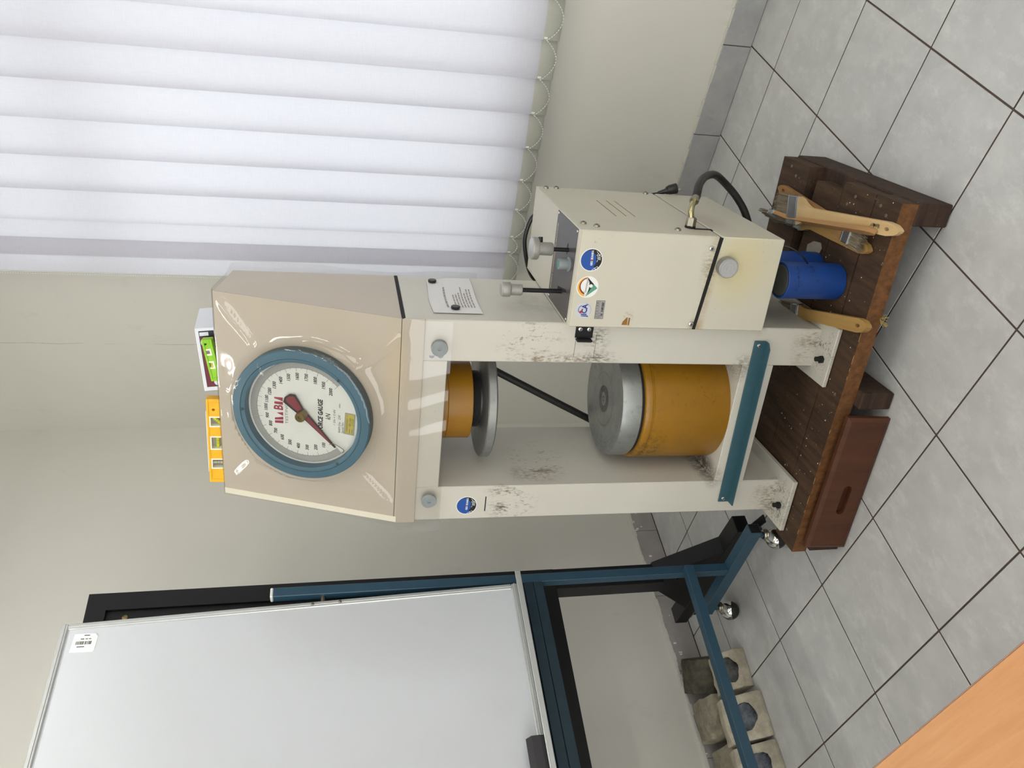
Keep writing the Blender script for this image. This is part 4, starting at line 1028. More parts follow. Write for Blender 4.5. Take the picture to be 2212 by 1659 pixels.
# spirit levels and carton on top of the housing
def top_h(d): return 1.8915 - (d - 0.189) / 0.203 * 0.03
def level(name, L, H, T, m, vials, label, X, holes):
    root = thing(name, label, 'level', X)
    hl = []
    for x, w, h in [(v[0], v[1], v[2]) for v in vials]: hl.append([(x - w / 2, H * 0.62 - h / 2), (x + w / 2, H * 0.62 - h / 2), (x + w / 2, H * 0.62 + h / 2), (x - w / 2, H * 0.62 + h / 2)])
    hh = hl + [[(x + 0.005 * math.cos(k * PI / 5), H * 0.72 + 0.005 * math.sin(k * PI / 5)) for k in range(10)] for x in holes]
    b = P().prism([(0.003, 0), (L - 0.003, 0), (L, 0.003), (L, H - 0.003), (L - 0.003, H), (0.003, H), (0, H - 0.003), (0, 0.003)], -T / 2, T / 2, m, frame((0, 0, 0), (1, 0, 0), (0, 0, 1), (0, -1, 0)), hh)
    for y in (-T / 2 - 0.002, T / 2 - 0.001): b.box((0, y, 0), (L, y + 0.003, 0.007), m, 0.001).box((0, y, H - 0.007), (L, y + 0.003, H), m, 0.001).box((0, y, 0.007), (0.012, y + 0.003, H - 0.007), m, 0.001).box((L - 0.012, y, 0.007), (L, y + 0.003, H - 0.007), m, 0.001)
    b.build('body', root)
    for x, w, h, kind in vials:
        z = H * 0.62
        f = P().prism([(x - w / 2, z - h / 2), (x + w / 2, z - h / 2), (x + w / 2, z + h / 2), (x - w / 2, z + h / 2)], -T / 2 - 0.001, T / 2 + 0.001, 'vial_frame', frame((0, 0, 0), (1, 0, 0), (0, 0, 1), (0, -1, 0)), [[(x - w / 2 + 0.005, z - h / 2 + 0.005), (x + w / 2 - 0.005, z - h / 2 + 0.005), (x + w / 2 - 0.005, z + h / 2 - 0.005), (x - w / 2 + 0.005, z + h / 2 - 0.005)]])
        f.box((x - w / 2 + 0.003, T / 2 - 0.004, z - h / 2 + 0.003), (x + w / 2 - 0.003, T / 2 - 0.002, z + h / 2 - 0.003), 'vial_clear')
        fo = f.build('vial_frame', root)
        a = {'h': 0, 'v': PI / 2, 'd': PI / 4}[kind]; l = (w if kind == 'h' else h if kind == 'v' else min(w, h)) * 0.40
        v = P().tube([(x - l * math.cos(a), 0, z - l * math.sin(a)), (x + l * math.cos(a), 0, z + l * math.sin(a))], 0.0055, 'vial' if kind != 'v' else 'vial_clear', 10)
        for k in (-0.2, 0.2): v.tube([(x + (k * l - 0.0004) * math.cos(a), 0, z + (k * l - 0.0004) * math.sin(a)), (x + (k * l + 0.0004) * math.cos(a), 0, z + (k * l + 0.0004) * math.sin(a))], 0.0058, 'ink', 10)
        v.build('vial', fo)
    return root
YL = level('spirit_level', 0.316, 0.078, 0.024, 'level_yellow', [(0.072, 0.040, 0.046, 'v'), (0.152, 0.052, 0.046, 'h'), (0.232, 0.040, 0.046, 'd')], 'yellow spirit level standing on top of the machine', on_machine(Matrix.Translation((-0.374, 0.305, top_h(0.305) + 0.006)) @ Matrix.Rotation(math.radians(1.0), 4, 'Y')), [0.276])
P().box((0.040, -0.010, 0.0782), (0.268, 0.011, 0.0812), 'carton', 0.0008).build('top_strip', YL, 'white strip along the top edge')
c0 = on_machine(Matrix.Translation((-0.008, 0.262, top_h(0.262) + 0.010)) @ Matrix.Rotation(math.radians(-4.4), 4, 'Y') @ Matrix.Rotation(math.radians(4), 4, 'X'))
ct = thing('carton', 'white carton with dark red print behind the gauge housing', 'box', c0)
P().box((0, 0, 0), (0.213, 0.18, 0.058), 'carton', 0.0015).build('box_body', ct)
pp = P().prism([(0.014, 0.004), (0.204, 0.004), (0.204, 0.048), (0.014, 0.048)], 0, 0.0005, 'carton_dark', frame((0, 0, 0), (1, 0, 0), (0, 0, 1), (0, -1, 0)))
CF = frame((0, 0, 0), (1, 0, 0), (0, 0, 1), (0, -1, 0))
pp.flat([(0.016, 0.005), (0.184, 0.005), (0.184, 0.046), (0.016, 0.046)], 'carton_red', CF, 0.0008)
pp.flat([(0.188, 0.02), (0.200, 0.02), (0.200, 0.046), (0.188, 0.046)], 'carton', CF, 0.0009); pp.disc(0.016, 'carton', CF @ Matrix.Translation((0.166, 0.030, 0)), 0.0010, 24, 0.012)
pp.disc(0.013, 'carton', CF @ Matrix.Translation((0.030, 0.012, 0)), 0.0010, 24)
pp.build('printed_panel', ct, 'dark red printed panel')
for x in (0.05, 0.16): P().box((x - 0.0004, 0.0, 0.0578), (x + 0.0004, 0.18, 0.0583), 'plate_edge').build('flap_seam', ct)
level('spirit_level', 0.140, 0.031, 0.018, 'level_green', [(0.055, 0.026, 0.022, 'h'), (0.098, 0.022, 0.022, 'v')], 'lime green spirit level leaning in front of the white carton', on_machine(Matrix.Translation((0.043, 0.232, top_h(0.232) + 0.004)) @ Matrix.Rotation(math.radians(-9), 4, 'Y') @ Matrix.Rotation(math.radians(-8), 4, 'X')), [0.126])

# ================================================================== pallet and what lies on it
pth = math.radians(17.05)
pa_ = Vector((math.sin(pth), -math.cos(pth), 0)); pb_ = Vector((math.cos(pth), math.sin(pth), 0))
PO = Vector((-1.553, 1.046, 0))                     # front left corner on the floor
PX_ = frame(PO, pa_, pb_, (0, 0, 1)); PL = 1.213
pal = thing('wooden_pallet', 'dark worn wooden pallet under the testing machine', 'pallet', PX_)
def plank(d0, d1, s0, s1, z0, z1, m, name, front=None, seed=0):
    """sawn board with slightly wandering edges"""
    rr = random.Random(seed); n = 14; b = bmesh.new(); rows = []
    for i in range(n + 1):
        s = s0 + (s1 - s0) * i / n; w0 = rr.uniform(-0.0022, 0.0022); w1 = rr.uniform(-0.0022, 0.0022); t = rr.uniform(-0.0008, 0.0)
        rows.append([b.verts.new(c) for c in ((s, d0 + w0, z0), (s, d1 + w1, z0), (s, d1 + w1, z1 + t), (s, d0 + w0, z1 + t))])
    for r, q in zip(rows, rows[1:]):
        for k in range(4): b.faces.new((r[k], q[k], q[(k + 1) % 4], r[(k + 1) % 4]))
    b.faces.new(list(reversed(rows[0]))); b.faces.new(rows[-1])
    bmesh.ops.recalc_face_normals(b, faces=b.faces[:])
    p = P(); p.bm(b, m)
    if front:
        k = p._mat(front)
        p.mi[0:n * 4:4] = p.mi[0:n * 4:4]
        for i, f in enumerate(p.f):
            ys = [p.v[j][1] for j in f]
            if max(ys) < d0 + 0.004: p.mi[i] = k
    return p.build(name, pal)
pl = plank(0.0, 0.113, 0.0, PL, 0.112, 0.165, 'pallet', 'plank', 'pallet_edge', 1)
plank(0.117, 0.279, 0.02, PL - 0.004, 0.112, 0.1645, 'pallet', 'plank', None, 2)
plank(0.284, 0.432, 0.01, PL - 0.034, 0.112, 0.164, 'pallet', 'plank', None, 3)
plank(0.486, 0.664, 0.0, PL - 0.002, 0.112, 0.165, 'pallet', 'plank', None, 4)
for s0, s1, f in ((0.012, 0.072, -0.018), (0.575, 0.632, -0.030), (PL - 0.062, PL + 0.004, -0.004)):
    b = P()
    b.box((s0, f, 0.001), (s1, 0.668, 0.1118), 'pallet_dark', 0.004); b.build('bearer', pal)
rr = random.Random(4)
for s, d in ((1.165, 0.05), (1.185, 0.085), (1.18, 0.21), (1.15, 0.24), (1.165, 0.56), (1.19, 0.6), (0.60, 0.03), (0.62, 0.09), (0.05, 0.06), (0.03, 0.20)):
    P().lathe([(0, 0), (0.0055, 0), (0.005, 0.0012), (0, 0.0015)], 'nail', 12, Matrix.Translation((s, d, 0.1648))).build('nail', pal)
sp = P()      # splintered pale flecks along the front arris and paint drips on the boards
for k in range(11):
    s = rr.uniform(0.02, PL - 0.35); w = rr.uniform(0.006, 0.035); sp.box((s, -0.0016, 0.1640), (s + w, 0.0006, 0.1653), 'ochre_wood', 0.0005)
for k in range(60):
    s, d = rr.uniform(0.0, PL), rr.choice([rr.uniform(0.005, 0.11), rr.uniform(0.12, 0.27)]); r = rr.uniform(0.0008, 0.0024)
    sp.box((s, d, 0.1645), (s + r * rr.uniform(1, 2), d + r, 0.1655), 'white', 0.0)
o = sp.build('splinters', pal); o['kind'] = 'stuff'

# drawer front standing on the floor against the pallet
v0 = Vector((-1.585, 0.992, 0.0005)); v1 = Vector((-1.441, 0.503, 0.0005)); dx = (v1 - v0); DL = dx.length; dx.normalize()
dn = Vector((dx.y, -dx.x, 0));  dn = dn if dn.x < 0 else -dn
lean = 0.06; up = (Vector((0, 0, 1)) - dn * lean).normalized(); DX = frame(v0, dx, up, dx.cross(up))
dr = thing('drawer_front', 'varnished red brown drawer front with a slot handle leaning against the pallet', 'drawer', DX)
HH = 0.145; cx, cy, sw, sh = 0.200, 0.066, 0.042, 0.0145
slot = [(cx - sw + sh * math.cos(a), cy + sh * math.sin(a)) for a in [PI / 2 + k * PI / 8 for k in range(9)]] + [(cx + sw + sh * math.cos(a), cy + sh * math.sin(a)) for a in [-PI / 2 + k * PI / 8 for k in range(9)]]
P().prism([(0.012, 0.012), (DL - 0.012, 0.012), (DL - 0.012, HH - 0.012), (0.012, HH - 0.012)], -0.018, 0.0, 'drawer', None, [slot]).build('panel', dr)
fr = P()
o4 = [(0, 0), (DL, 0), (DL, HH), (0, HH)]; i4 = [(0.013, 0.013), (DL - 0.013, 0.013), (DL - 0.013, HH - 0.013), (0.013, HH - 0.013)]
vs = [(x, y, -0.020) for x, y in o4] + [(x, y, -0.006) for x, y in o4] + [(x, y, 0.001) for x, y in i4] + [(x, y, -0.020) for x, y in i4]; fs = []
for k in range(4):
    j = (k + 1) % 4
    fs += [(k, j, 4 + j, 4 + k), (4 + k, 4 + j, 8 + j, 8 + k), (8 + k, 8 + j, 12 + j, 12 + k), (12 + k, 12 + j, j, k)]
fr.raw(vs, fs, 'drawer'); fr.build('bevelled_edge', dr)
P().prism([(cx - sw - 0.012, cy - 0.016), (cx + sw + 0.012, cy - 0.016), (cx + sw + 0.012, cy + 0.016), (cx - sw - 0.012, cy + 0.016)], -0.0195, -0.0185, 'drawer_dark').build('slot_back', dr)

# blue cylinders
def blue_cylinder(x, y, label, h=0.200, r=0.057):
    z0 = 0.1655
    root = thing('blue_cylinder', label, 'cylinder', Matrix.Translation((x, y, z0)))
    P().lathe([(0, 0), (r - 0.002, 0), (r, 0.002), (r, h - 0.002), (r - 0.002, h), (r - 0.006, h), (r - 0.006, h - 0.004), (0, h - 0.004)], 'blue', 48).build('shell', root)
    P().lathe([(0, h - 0.003), (r - 0.007, h - 0.003), (r - 0.010, h + 0.001), (0, h + 0.0015)], 'mortar', 40).build('filled_top', root, 'dark grey top')
    return root
bc = blue_cylinder(-1.106, 0.222, 'scuffed blue cylinder with a dark top standing under the control box', 0.196)
aim = math.atan2(CAM_POS.y - 0.222, CAM_POS.x + 1.106)
pr = P(); rr = random.Random(8)
def scrawl(z, a0_, a1_, hgt, step):
    a = a0_; last = None
    while a < a1_:
        q = (0.0574 * math.cos(aim + a), 0.0574 * math.sin(aim + a), z + rr.uniform(-hgt, hgt))
        if last: pr.tube([last, q], 0.0005, 'black_ink', 4)
        last = q; a += step * rr.uniform(0.5, 1.4)
scrawl(0.165, -0.7, 0.9, 0.005, 0.05); scrawl(0.100, -0.1, 0.1, 0.004, 0.03); scrawl(0.115, 0.45, 0.9, 0.010, 0.04)
pr.build('handwriting', bc)
blue_cylinder(-0.987, 0.262, 'blue cylinder half hidden behind the other blue cylinder', 0.19)
sc = P().prism([(0, 0), (0.035, -0.006), (0.066, 0.004), (0.070, 0.030), (0.052, 0.044), (0.008, 0.040), (-0.006, 0.018)], 0, 0.003, 'scrap').build('metal_scrap')
sc.matrix_world = Matrix.Translation((-0.958, 0.178, 0.1662)) @ Matrix.Rotation(math.radians(35), 4, 'Z') @ Matrix.Rotation(math.radians(-4), 4, 'Y')
tag(sc, 'small bent grey scrap plate on the pallet beside the blue cylinders', 'scrap')

# paint brushes
def brush(label, tip, end, z0, z1, W, hw, T, roll, m, lb=0.115, lf=0.055, text=False, pointed=0.02, fl=None, holes=True):
    """tip: end of the bristles, end: end of the handle (x, y); W head width, hw half width of the handle"""
    a = Vector((tip[0], tip[1], z0)); e = Vector((end[0], end[1], z1)); x = e - a; L = x.length; x.normalize()
    z = Vector((0, 0, 1)); y = z.cross(x).normalized(); z = x.cross(y)
    X = frame(a, x, y, z) @ Matrix.Rotation(math.radians(roll), 4, 'X')
    root = thing('paint_brush', label, 'brush', X)
    w = W / 2; s = lb + lf; k = W * 0.9; n = s + k
    out = [(s, -w)]
    for i in range(1, 8):
        t = i / 8; out.append((s + k * (0.18 + 0.82 * t), -(w + (hw - w) * (math.sin(t * PI / 2)) ** 0.9)))
    out += [(n, -hw), (L - pointed * 2, -hw * 1.15), (L - pointed * 0.8, -hw * 0.85), (L - pointed * 0.2, -hw * 0.35), (L, 0)]
    out = out + [(p_[0], -p_[1]) for p_ in reversed(out[:-1])]
    hole = [[(L - pointed * 2.0 + 0.010 * math.cos(i * PI / 6), 0.0055 * math.sin(i * PI / 6)) for i in range(12)]] if holes else []
    h = P().prism(out, -T / 2, T / 2, m, None, hole)
    if text:      # black handwritten name, a run of small strokes
        x0, y0 = L - pointed * 2 - 0.030, 0.004
        pl_ = [(0, 6), (2, -5), (4, 6), (6, 4), (5, 0), (3, 0), (6, -5), (8, 2), (10, 2), (11, -3), (9, -4), (9, 0), (13, 3), (14, -4), (15, 3), (16, -4), (17, 3), (18, -5), (19, 7), (20, -5), (23, 3), (20, 0), (24, -5), (25, 2), (27, 3), (28, -3), (30, 1), (33, 6)]
        for a_, b_ in zip(pl_, pl_[1:]): h.line((x0 - a_[0] * 0.0013, y0 - a_[1] * 0.0011), (x0 - b_[0] * 0.0013, y0 - b_[1] * 0.0011), 0.0012, 'black_ink', None, T / 2 + 0.0005)
    h.build('handle', root)
    f = P().box((lb, -w - 0.001, -T / 2 - 0.002), (s + 0.004, w + 0.001, T / 2 + 0.002), 'ferrule', 0.004)
    for xx in (lb + 0.006, s - 0.006): f.box((xx - 0.0018, -w - 0.002, -T / 2 - 0.003), (xx + 0.0018, w + 0.002, T / 2 + 0.003), 'ferrule', 0.001)
    f.build('ferrule', root)
    # tuft: bundles of bristle, uneven at the tip
    b = P(); rr = random.Random(len(label)); nb = 150
    for i in range(nb):
        yy = rr.uniform(-w * 0.96, w * 0.96); zz_ = rr.uniform(-T * 0.46, T * 0.46); l = lb * rr.uniform(0.72, 1.0) * (1 - 0.25 * abs(yy) / w * rr.random())
        sp_ = 1 + rr.uniform(0.0, 0.14); r = rr.uniform(0.0009, 0.0018)
        b.tube([(lb + 0.004, yy, zz_), (lb - l * 0.55, yy * (1 + (sp_ - 1) * 0.5), zz_ * 1.1), (lb - l, yy * sp_ + rr.uniform(-0.003, 0.003), zz_ * 1.15 - 0.002)], [r * 1.3, r * 1.2, r * 0.5], 'bristle', 4, None, False)
    b.box((lb * 0.35, -w * 0.93, -T * 0.42), (lb + 0.003, w * 0.93, T * 0.42), 'bristle', 0.004)
    b.build('bristles', root)['kind'] = 'stuff'
    return root
brush('long pale brush with ochre handle lying beneath the other brushes', (-0.735, 0.205), (-1.190, 0.049), 0.180, 0.1765, 0.066, 0.0165, 0.017, 0, 'ochre_wood', 0.07, 0.045)
brush('tan handled brush pointing its bristles towards the pallet front', (-1.178, 0.026), (-0.648, 0.158), 0.1985, 0.189, 0.072, 0.0150, 0.014, 0, 'tan_wood', 0.066, 0.045)
brush('wide pale handled brush with a scuffed tin ferrule on top of the pile', (-0.690, 0.206), (-1.297, -0.086), 0.216, 0.2085, 0.092, 0.0165, 0.016, 4, 'pine', 0.110, 0.060, True, 0.026)
brush('narrow brush resting on its edge along the wide brush', (-0.660, 0.262), (-1.226, -0.036), 0.207, 0.222, 0.074, 0.0115, 0.013, 62, 'tan_wood', 0.075, 0.040, holes=False)
brush('ochre brush handle sticking out beside the machine foot', (-0.93, 0.47), (-1.345, 0.210), 0.187, 0.181, 0.055, 0.0185, 0.020, 0, 'ochre_wood', 0.09, 0.045)
st = P(); rr = random.Random(6)
for k in range(14):
    a = rr.uniform(-0.5, 0.5) + 3.6; st.tube([(0, 0, 0), (0.02 * math.cos(a), 0.02 * math.sin(a), rr.uniform(0, 0.01)), (rr.uniform(0.03, 0.045) * math.cos(a), 0.04 * math.sin(a), rr.uniform(-0.005, 0.012))], 0.0007, 'straw', 4)
o = st.build('straw_tuft'); o.location = PX_ @ Vector((0.87, 0.0, 0.118)); tag(o, 'little tuft of dry straw caught under the pallet edge', 'straw')

# ================================================================== whiteboard on its wheeled blue stand
wbd = thing('whiteboard_stand', 'white tilting whiteboard on a wheeled blue steel stand', 'whiteboard', Matrix.Translation((-1.347, 1.473, 0)))
def wx(x, y, z): return (x + 1.347, y - 1.473, z)
SW = 1.24                                # distance between the two posts
for k in (0, 1):
    ox = -SW * k
    P().box((ox - 0.018, -0.018, 0.15), (ox + 0.018, 0.018, 1.925), 'stand_blue', 0.002).build('post', wbd)
    P().box((ox - 0.0185, -0.0185, 1.925), (ox + 0.0185, 0.0185, 1.935), 'white', 0.003).build('post_cap', wbd)
    ft = P().box((ox - 0.0225, -0.274, 0.138), (ox + 0.0225, 0.318, 0.186), 'stand_blue', 0.002)
    ft.box((ox - 0.019, -0.2745, 0.142), (ox + 0.019, -0.2735, 0.182), 'black_gap'); fo = ft.build('foot', wbd)
    for yy, sg in ((-0.232, 1), (0.300, 1)):
        cs = P()
        cs.cyl(0.011, 0.112, 0.140, 'stand_blue', 14, Matrix.Translation((ox, yy, 0)))
        cs.lathe([(0.019, 0.094), (0.022, 0.098), (0.019, 0.102), (0.021, 0.106), (0.017, 0.112), (0.012, 0.113)], 'zinc', 20, Matrix.Translation((ox, yy, 0)))
        cs.tube([(ox, yy, 0.100), (ox - 0.006, yy + 0.014, 0.080)], [0.018, 0.022], 'chrome', 16)
        cs.build('caster', fo, 'chrome ball caster')
        wh = P(); cc = (ox - 0.004, yy + 0.026, 0.047)
        RX_ = Matrix.Translation(cc) @ Vector((-0.30, -0.42, -0.86)).to_track_quat('Z', 'Y').to_matrix().to_4x4()
        prc = [(0.042 * math.sin(t), -0.042 * math.cos(t)) for t in [PI * i / 14 for i in range(15)]]; prc[0] = (0, -0.042); prc[-1] = (0, 0.042)
        wh.lathe([(0, -0.041)] + [(0.041 * math.sin(t), -0.041 * math.cos(t)) for t in [PI * i / 14 for i in range(1, 9)]] + [(0.037, 0.010)], 'chrome', 24, RX_)
        wh.lathe([(0.0395, 0.008)] + [(0.0395 * math.sin(t), -0.0395 * math.cos(t)) for t in [PI * i / 14 for i in range(9, 14)]] + [(0, 0.0395)], 'black_rubber', 24, RX_)
        wh.build('caster_wheel', fo, 'chrome hooded black wheel')
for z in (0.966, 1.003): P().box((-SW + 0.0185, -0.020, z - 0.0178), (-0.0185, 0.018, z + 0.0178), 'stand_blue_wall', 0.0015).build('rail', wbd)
P().bar((-0.004, -0.0365, 0.360), (-SW - 0.02, -0.0365, 0.413), 0.036, 0.036, 'stand_blue', 0.0015).build('brace', wbd)
# the tilting board: right edge at x = -1.39
TA = math.atan2(0.096, 1.552)
BXF = Matrix.Translation(wx(-1.386, 1.4255, 1.055)) @ Matrix.Rotation(-TA, 4, 'X')
bd = P(); BWID, BH, fw = 1.16, 1.556, 0.022
bd.prism([(-BWID + 0.012, 0.012), (-0.012, 0.012), (-0.012, BH - 0.012), (-BWID + 0.012, BH - 0.012)], -0.010, -0.0035, 'board', frame((0, 0, 0), (1, 0, 0), (0, 0, 1), (0, -1, 0)))
bo = bd.build('board', wbd, 'white enamel writing surface', X=BXF)
f = P()
for lo, hi in (((-BWID, 0), (0, fw)), ((-BWID, BH - fw), (0, BH)), ((-BWID, fw), (-BWID + fw, BH - fw)), ((-fw, fw), (0, BH - fw))):
    f.box((lo[0], -0.003, lo[1]), (hi[0], 0.016, hi[1]), 'alu_frame', 0.003)
    if hi[0] - lo[0] > hi[1] - lo[1]: f.box((lo[0], -0.005, (lo[1] + hi[1]) / 2 - 0.003), (hi[0], -0.002, (lo[1] + hi[1]) / 2 + 0.003), 'alu_frame', 0.001)
    else: f.box(((lo[0] + hi[0]) / 2 - 0.003, -0.005, lo[1]), ((lo[0] + hi[0]) / 2 + 0.003, -0.002, hi[1]), 'alu_frame', 0.001)
f.build('board_frame', bo, 'silver aluminium frame')
t = P().box((-BWID, -0.078, -0.004), (0.006, 0.0, 0.001), 'alu_frame', 0.001); t.box((-BWID, -0.080, -0.006), (0.006, -0.074, 0.014), 'alu_frame', 0.002)
t.build('tray', bo, 'silver pen tray')
for z in (0.735, 0.640): screw(-0.011, -0.0055, z, 0.006, FRONT, bo, 'zinc')
P().cyl(0.009, -0.004, 0.022, 'zinc', 14, frame((0.0, 0.006, 0.70), (0, 1, 0), (0, 0, 1), (1, 0, 0))).build('pivot', bo)
SX = frame((-0.073, 0.0032, BH - 0.083), (1, 0, 0), (0, 0, 1), (0, -1, 0)) @ Matrix.Rotation(math.radians(-93), 4, 'Z')
sk = P().prism([(-0.038, -0.033), (0.034, -0.033), (0.038, -0.028), (0.038, 0.022), (0.028, 0.033), (-0.037, 0.033)], -0.001, 0.0006, 'white', SX)
rr = random.Random(9); x = -0.026
while x < 0.024:
    w = rr.choice([0.0012, 0.002, 0.003]); sk.flat([(x, -0.006), (x + w, -0.006), (x + w, 0.006), (x, 0.006)], 'black_ink', SX, 0.0008); x += w + rr.choice([0.0012, 0.002])
for y, xa, xb, w in ((0.027, -0.006, 0.012, 0.003), (0.014, -0.014, -0.003, 0.003), (0.014, 0.001, 0.009, 0.0026), (0.014, 0.012, 0.019, 0.0026), (-0.014, -0.020, 0.004, 0.0028)): sk.line((xa, y), (xb, y), w, 'black_ink', SX, 0.0008)
sk.prism([(0.028, 0.033), (0.024, 0.020), (0.038, 0.022)], 0.0006, 0.0030, 'carton', SX)
sk.build('barcode_label', bo, 'white barcode label in the top corner')
er = thing('board_eraser', 'black and dark grey felt eraser on the whiteboard tray', 'eraser', Matrix.Translation((-2.07, 1.3865, 1.0600)) @ Matrix.Rotation(-math.atan2(0.096, 1.552), 4, 'X'))
P().box((-0.105, -0.030, 0.0), (0.105, 0.022, 0.024), 'eraser_side', 0.002).build('felt_pad', er)
P().prism([(-0.030, 0.022), (0.024, 0.022), (0.022, 0.056), (-0.008, 0.066), (-0.030, 0.050)], -0.105, 0.105, 'eraser', frame((0, 0, 0), (0, 1, 0), (0, 0, 1), (1, 0, 0))).build('grip', er)

# ================================================================== black display stand behind the whiteboard
bs = thing('display_stand', 'tall black steel display panel on wheels behind the whiteboard', 'stand', Matrix.Translation((-1.203, 1.735, 0)) @ Matrix.Rotation(math.radians(-3.9), 4, 'Z'))
PW = 1.5
for k in (0, 1):
    ox = -PW * k
    w0, w1 = ox - 0.038, ox + 0.038
    ft = P().box((w0, -0.405, 0.092), (w1, 0.405, 0.151), 'black_metal', 0.002); fo = ft.build('foot', bs)
    P().prism([(-0.250, 0.151), (0.250, 0.151), (0.018, 0.392), (-0.062, 0.392)], w0 + 0.002, w1 - 0.002, 'black_metal', frame((0, 0, 0), (0, 1, 0), (0, 0, 1), (1, 0, 0))).build('gusset', bs)
    P().box((ox - 0.062, -0.062, 0.36), (ox + 0.028, 0.018, 0.83), 'black_metal', 0.002).build('post', bs)
    for yy in (-0.34, 0.34):
        c = P().box((ox - 0.030, yy - 0.030, 0.078), (ox + 0.030, yy + 0.030, 0.0915), 'zinc', 0.001)
        c.box((ox - 0.020, yy - 0.022, 0.030), (ox - 0.015, yy + 0.026, 0.078), 'black_metal', 0.001); c.box((ox + 0.015, yy - 0.022, 0.030), (ox + 0.020, yy + 0.026, 0.078), 'black_metal', 0.001)
        c.bar((ox, yy - 0.02, 0.060), (ox - 0.01, yy - 0.115, 0.045), 0.034, 0.006, 'black_metal', 0.001)
        co = c.build('caster', fo, 'black braked caster')
        P().cyl(0.032, -0.013, 0.013, 'black_rubber', 24, frame((ox, yy + 0.006, 0.033), (0, 1, 0), (0, 0, 1), (1, 0, 0)), 0.003).build('caster_wheel', fo)
    P().lathe([(0, 0), (0.012, 0), (0.012, 0.004), (0, 0.005)], 'black_metal', 16, frame((ox - 0.0385, -0.04, 0.28), (0, -1, 0), (0, 0, 1), (-1, 0, 0))).build('bolt', bs)
x0, x1 = -PW - 0.02, 0.028
pnl = P().prism([(x0, 0.83), (x1, 0.83), (x1, 2.598), (x0, 2.598)], 0.0, 0.062, 'black_metal', frame((0, 0, 0), (1, 0, 0), (0, 0, 1), (0, -1, 0)), [[(x0 + 0.08, 0.90), (x1 - 0.068, 0.90), (x1 - 0.068, 2.53), (x0 + 0.08, 2.53)]])
po = pnl.build('panel_frame', bs)
P().box((x0 + 0.0805, -0.048, 0.9005), (x1 - 0.0685, -0.004, 2.5295), 'black_metal').build('panel', po)
P().lathe([(0, 0), (0.010, 0), (0.010, 0.003), (0.005, 0.005), (0, 0.005)], 'brass', 14, FRONT(x1 - 0.095, -0.048, 2.463)).build('panel_bolt', po)

# ================================================================== crushed concrete blocks under the whiteboard
def block(label, X, w, prof, m, crater=None, seed=0, craterm='crater', lean=0.0):
    """prof: (y, z) outline of the block's side, w its width; one face carries a dark hollow"""
    root = thing('concrete_block', label, 'concrete block', X)
    b = bmesh.new(); n = 6; rr = random.Random(seed); rows = []
    for i in range(n + 1):
        x = -w / 2 + w * i / n
        rows.append([b.verts.new((x + rr.uniform(-0.002, 0.002), y + rr.uniform(-0.003, 0.003) * (z > 0.01), z + rr.uniform(-0.003, 0.003) * (z > 0.01))) for y, z in prof])
    k = len(prof)
    for r, q in zip(rows, rows[1:]):
        for j in range(k): b.faces.new((r[j], q[j], q[(j + 1) % k], r[(j + 1) % k]))
    b.faces.new(rows[0]); b.faces.new(list(reversed(rows[-1])))
    bmesh.ops.recalc_face_normals(b, faces=b.faces[:])
    bmesh.ops.bevel(b, geom=[e for e in b.edges if len(e.link_faces) == 2 and e.calc_face_angle(0) > 0.4], offset=0.005, segments=2, affect='EDGES', profile=0.5)
    P().bm(b, m).build('body', root)
    if crater:
        i, t, rx, ry = crater          # on profile edge i at fraction t
        a = Vector((0, *prof[i])); c = Vector((0, *prof[(i + 1) % k])); o_ = a.lerp(c, t); y = (c - a).normalized(); x = Vector((1, 0, 0)); z = x.cross(y)
        if z.dot(o_ - Vector((0, sum(p_[0] for p_ in prof) / k, sum(p_[1] for p_ in prof) / k))) < 0: x = -x; z = -z
        CX_ = frame(o_, x, y, z); vs = [(0, 0, 0.0015)]; fs = []; m_ = 22
        for r_, dz in ((0.35, 0.0030), (0.7, 0.0045), (0.92, 0.0055), (1.0, 0.0008)):
            for q in range(m_):
                an = 2 * PI * q / m_; e = 1 + 0.09 * math.sin(2 * an + seed) + 0.05 * math.sin(5 * an + seed * 2) + rr.uniform(-0.035, 0.035)
                vs.append((rx * r_ * e * math.cos(an), ry * r_ * e * math.sin(an), dz * 0.7 + 0.002 * (r_ < 0.99) + rr.uniform(0.0, 0.0028) * (r_ < 0.99)))
        for q in range(m_): fs.append((0, 1 + q, 1 + (q + 1) % m_))
        for r_ in range(3):
            for q in range(m_): fs.append((1 + r_ * m_ + q, 1 + (r_ + 1) * m_ + q, 1 + (r_ + 1) * m_ + (q + 1) % m_, 1 + r_ * m_ + (q + 1) % m_))
        P().raw(vs, fs, craterm, CX_).build('broken_core', root, 'dark broken core')
    return root
T_ = Matrix.Translation; RZ = lambda a: Matrix.Rotation(math.radians(a), 4, 'Z')
GRP = 'crushed concrete blocks'
wedge = [(-0.075, 0.0), (-0.075, 0.046), (0.010, 0.112), (0.070, 0.108), (0.075, 0.0)]
round_ = [(-0.078, 0.0), (-0.082, 0.020), (-0.066, 0.042), (0.020, 0.150), (0.078, 0.140), (0.078, 0.0)]
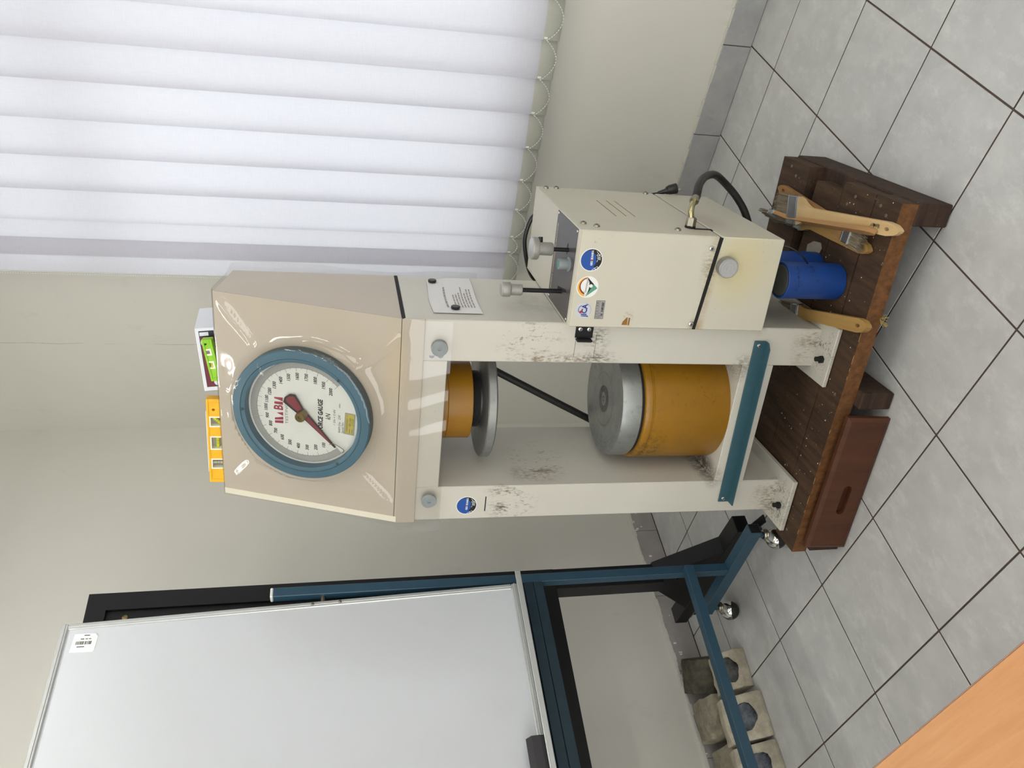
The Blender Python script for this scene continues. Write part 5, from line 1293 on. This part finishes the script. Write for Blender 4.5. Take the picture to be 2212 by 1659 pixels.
cube = [(-0.075, 0.0), (-0.075, 0.150), (0.075, 0.150), (0.075, 0.0)]
def grp(o): o['group'] = GRP; return o
grp(block('pale concrete block with square corners and dark core nearest the machine', T_((-1.545, 1.978, 0)) @ RZ(-9), 0.158, wedge, 'concrete', (1, 0.46, 0.050, 0.050), 1))
grp(block('pale rounded concrete block with blue black core in the middle of the front row', T_((-1.748, 1.968, 0)) @ RZ(-8), 0.178, round_, 'concrete', (2, 0.42, 0.050, 0.060), 2, 'crater_blue'))
grp(block('pale concrete block with dark core at the frame edge of the front row', T_((-1.940, 1.992, 0)) @ RZ(-6), 0.178, round_, 'concrete', (2, 0.40, 0.055, 0.055), 3, 'crater_blue'))
grp(block('dark broken concrete block leaning against the back wall', T_((-1.460, 2.175, 0.0)) @ RZ(-30), 0.150, [(-0.062, 0.0), (-0.070, 0.075), (-0.020, 0.150), (0.050, 0.165), (0.070, 0.0)], 'concrete_dark', None, 4))
grp(block('grey whole concrete block against the back wall behind the rounded block', T_((-1.655, 2.178, 0)) @ RZ(-6), 0.170, [(-0.075, 0.0), (-0.075, 0.118), (-0.02, 0.128), (-0.015, 0.150), (0.075, 0.154), (0.075, 0.0)], 'concrete_grey', None, 5))
grp(block('low grey concrete block against the back wall at the frame edge', T_((-1.865, 2.190, 0)) @ RZ(-4), 0.185, [(-0.075, 0.0), (-0.075, 0.095), (-0.01, 0.105), (0.075, 0.125), (0.075, 0.0)], 'concrete_grey', None, 6))

# ================================================================== desk in the lower right corner
dk = thing('desk', 'orange beech laminate desk corner beside the camera', 'desk', Matrix.Translation((-2.494, 0.0, 0)))
P().box((-0.76, -0.80, 0.7215), (-0.0015, 0.80, 0.75), 'desk', 0.001).build('desk_top', dk)
P().box((-0.0015, -0.80, 0.7215), (0.0005, 0.80, 0.7502), 'desk_edge', 0.0005).build('edge_band', dk, 'grey brown edge band')
for x in (-0.70, -0.06):
    for y in (-0.74, 0.74): P().box((x - 0.02, y - 0.02, 0.0), (x + 0.02, y + 0.02, 0.7214), 'desk_leg', 0.003).build('leg', dk)
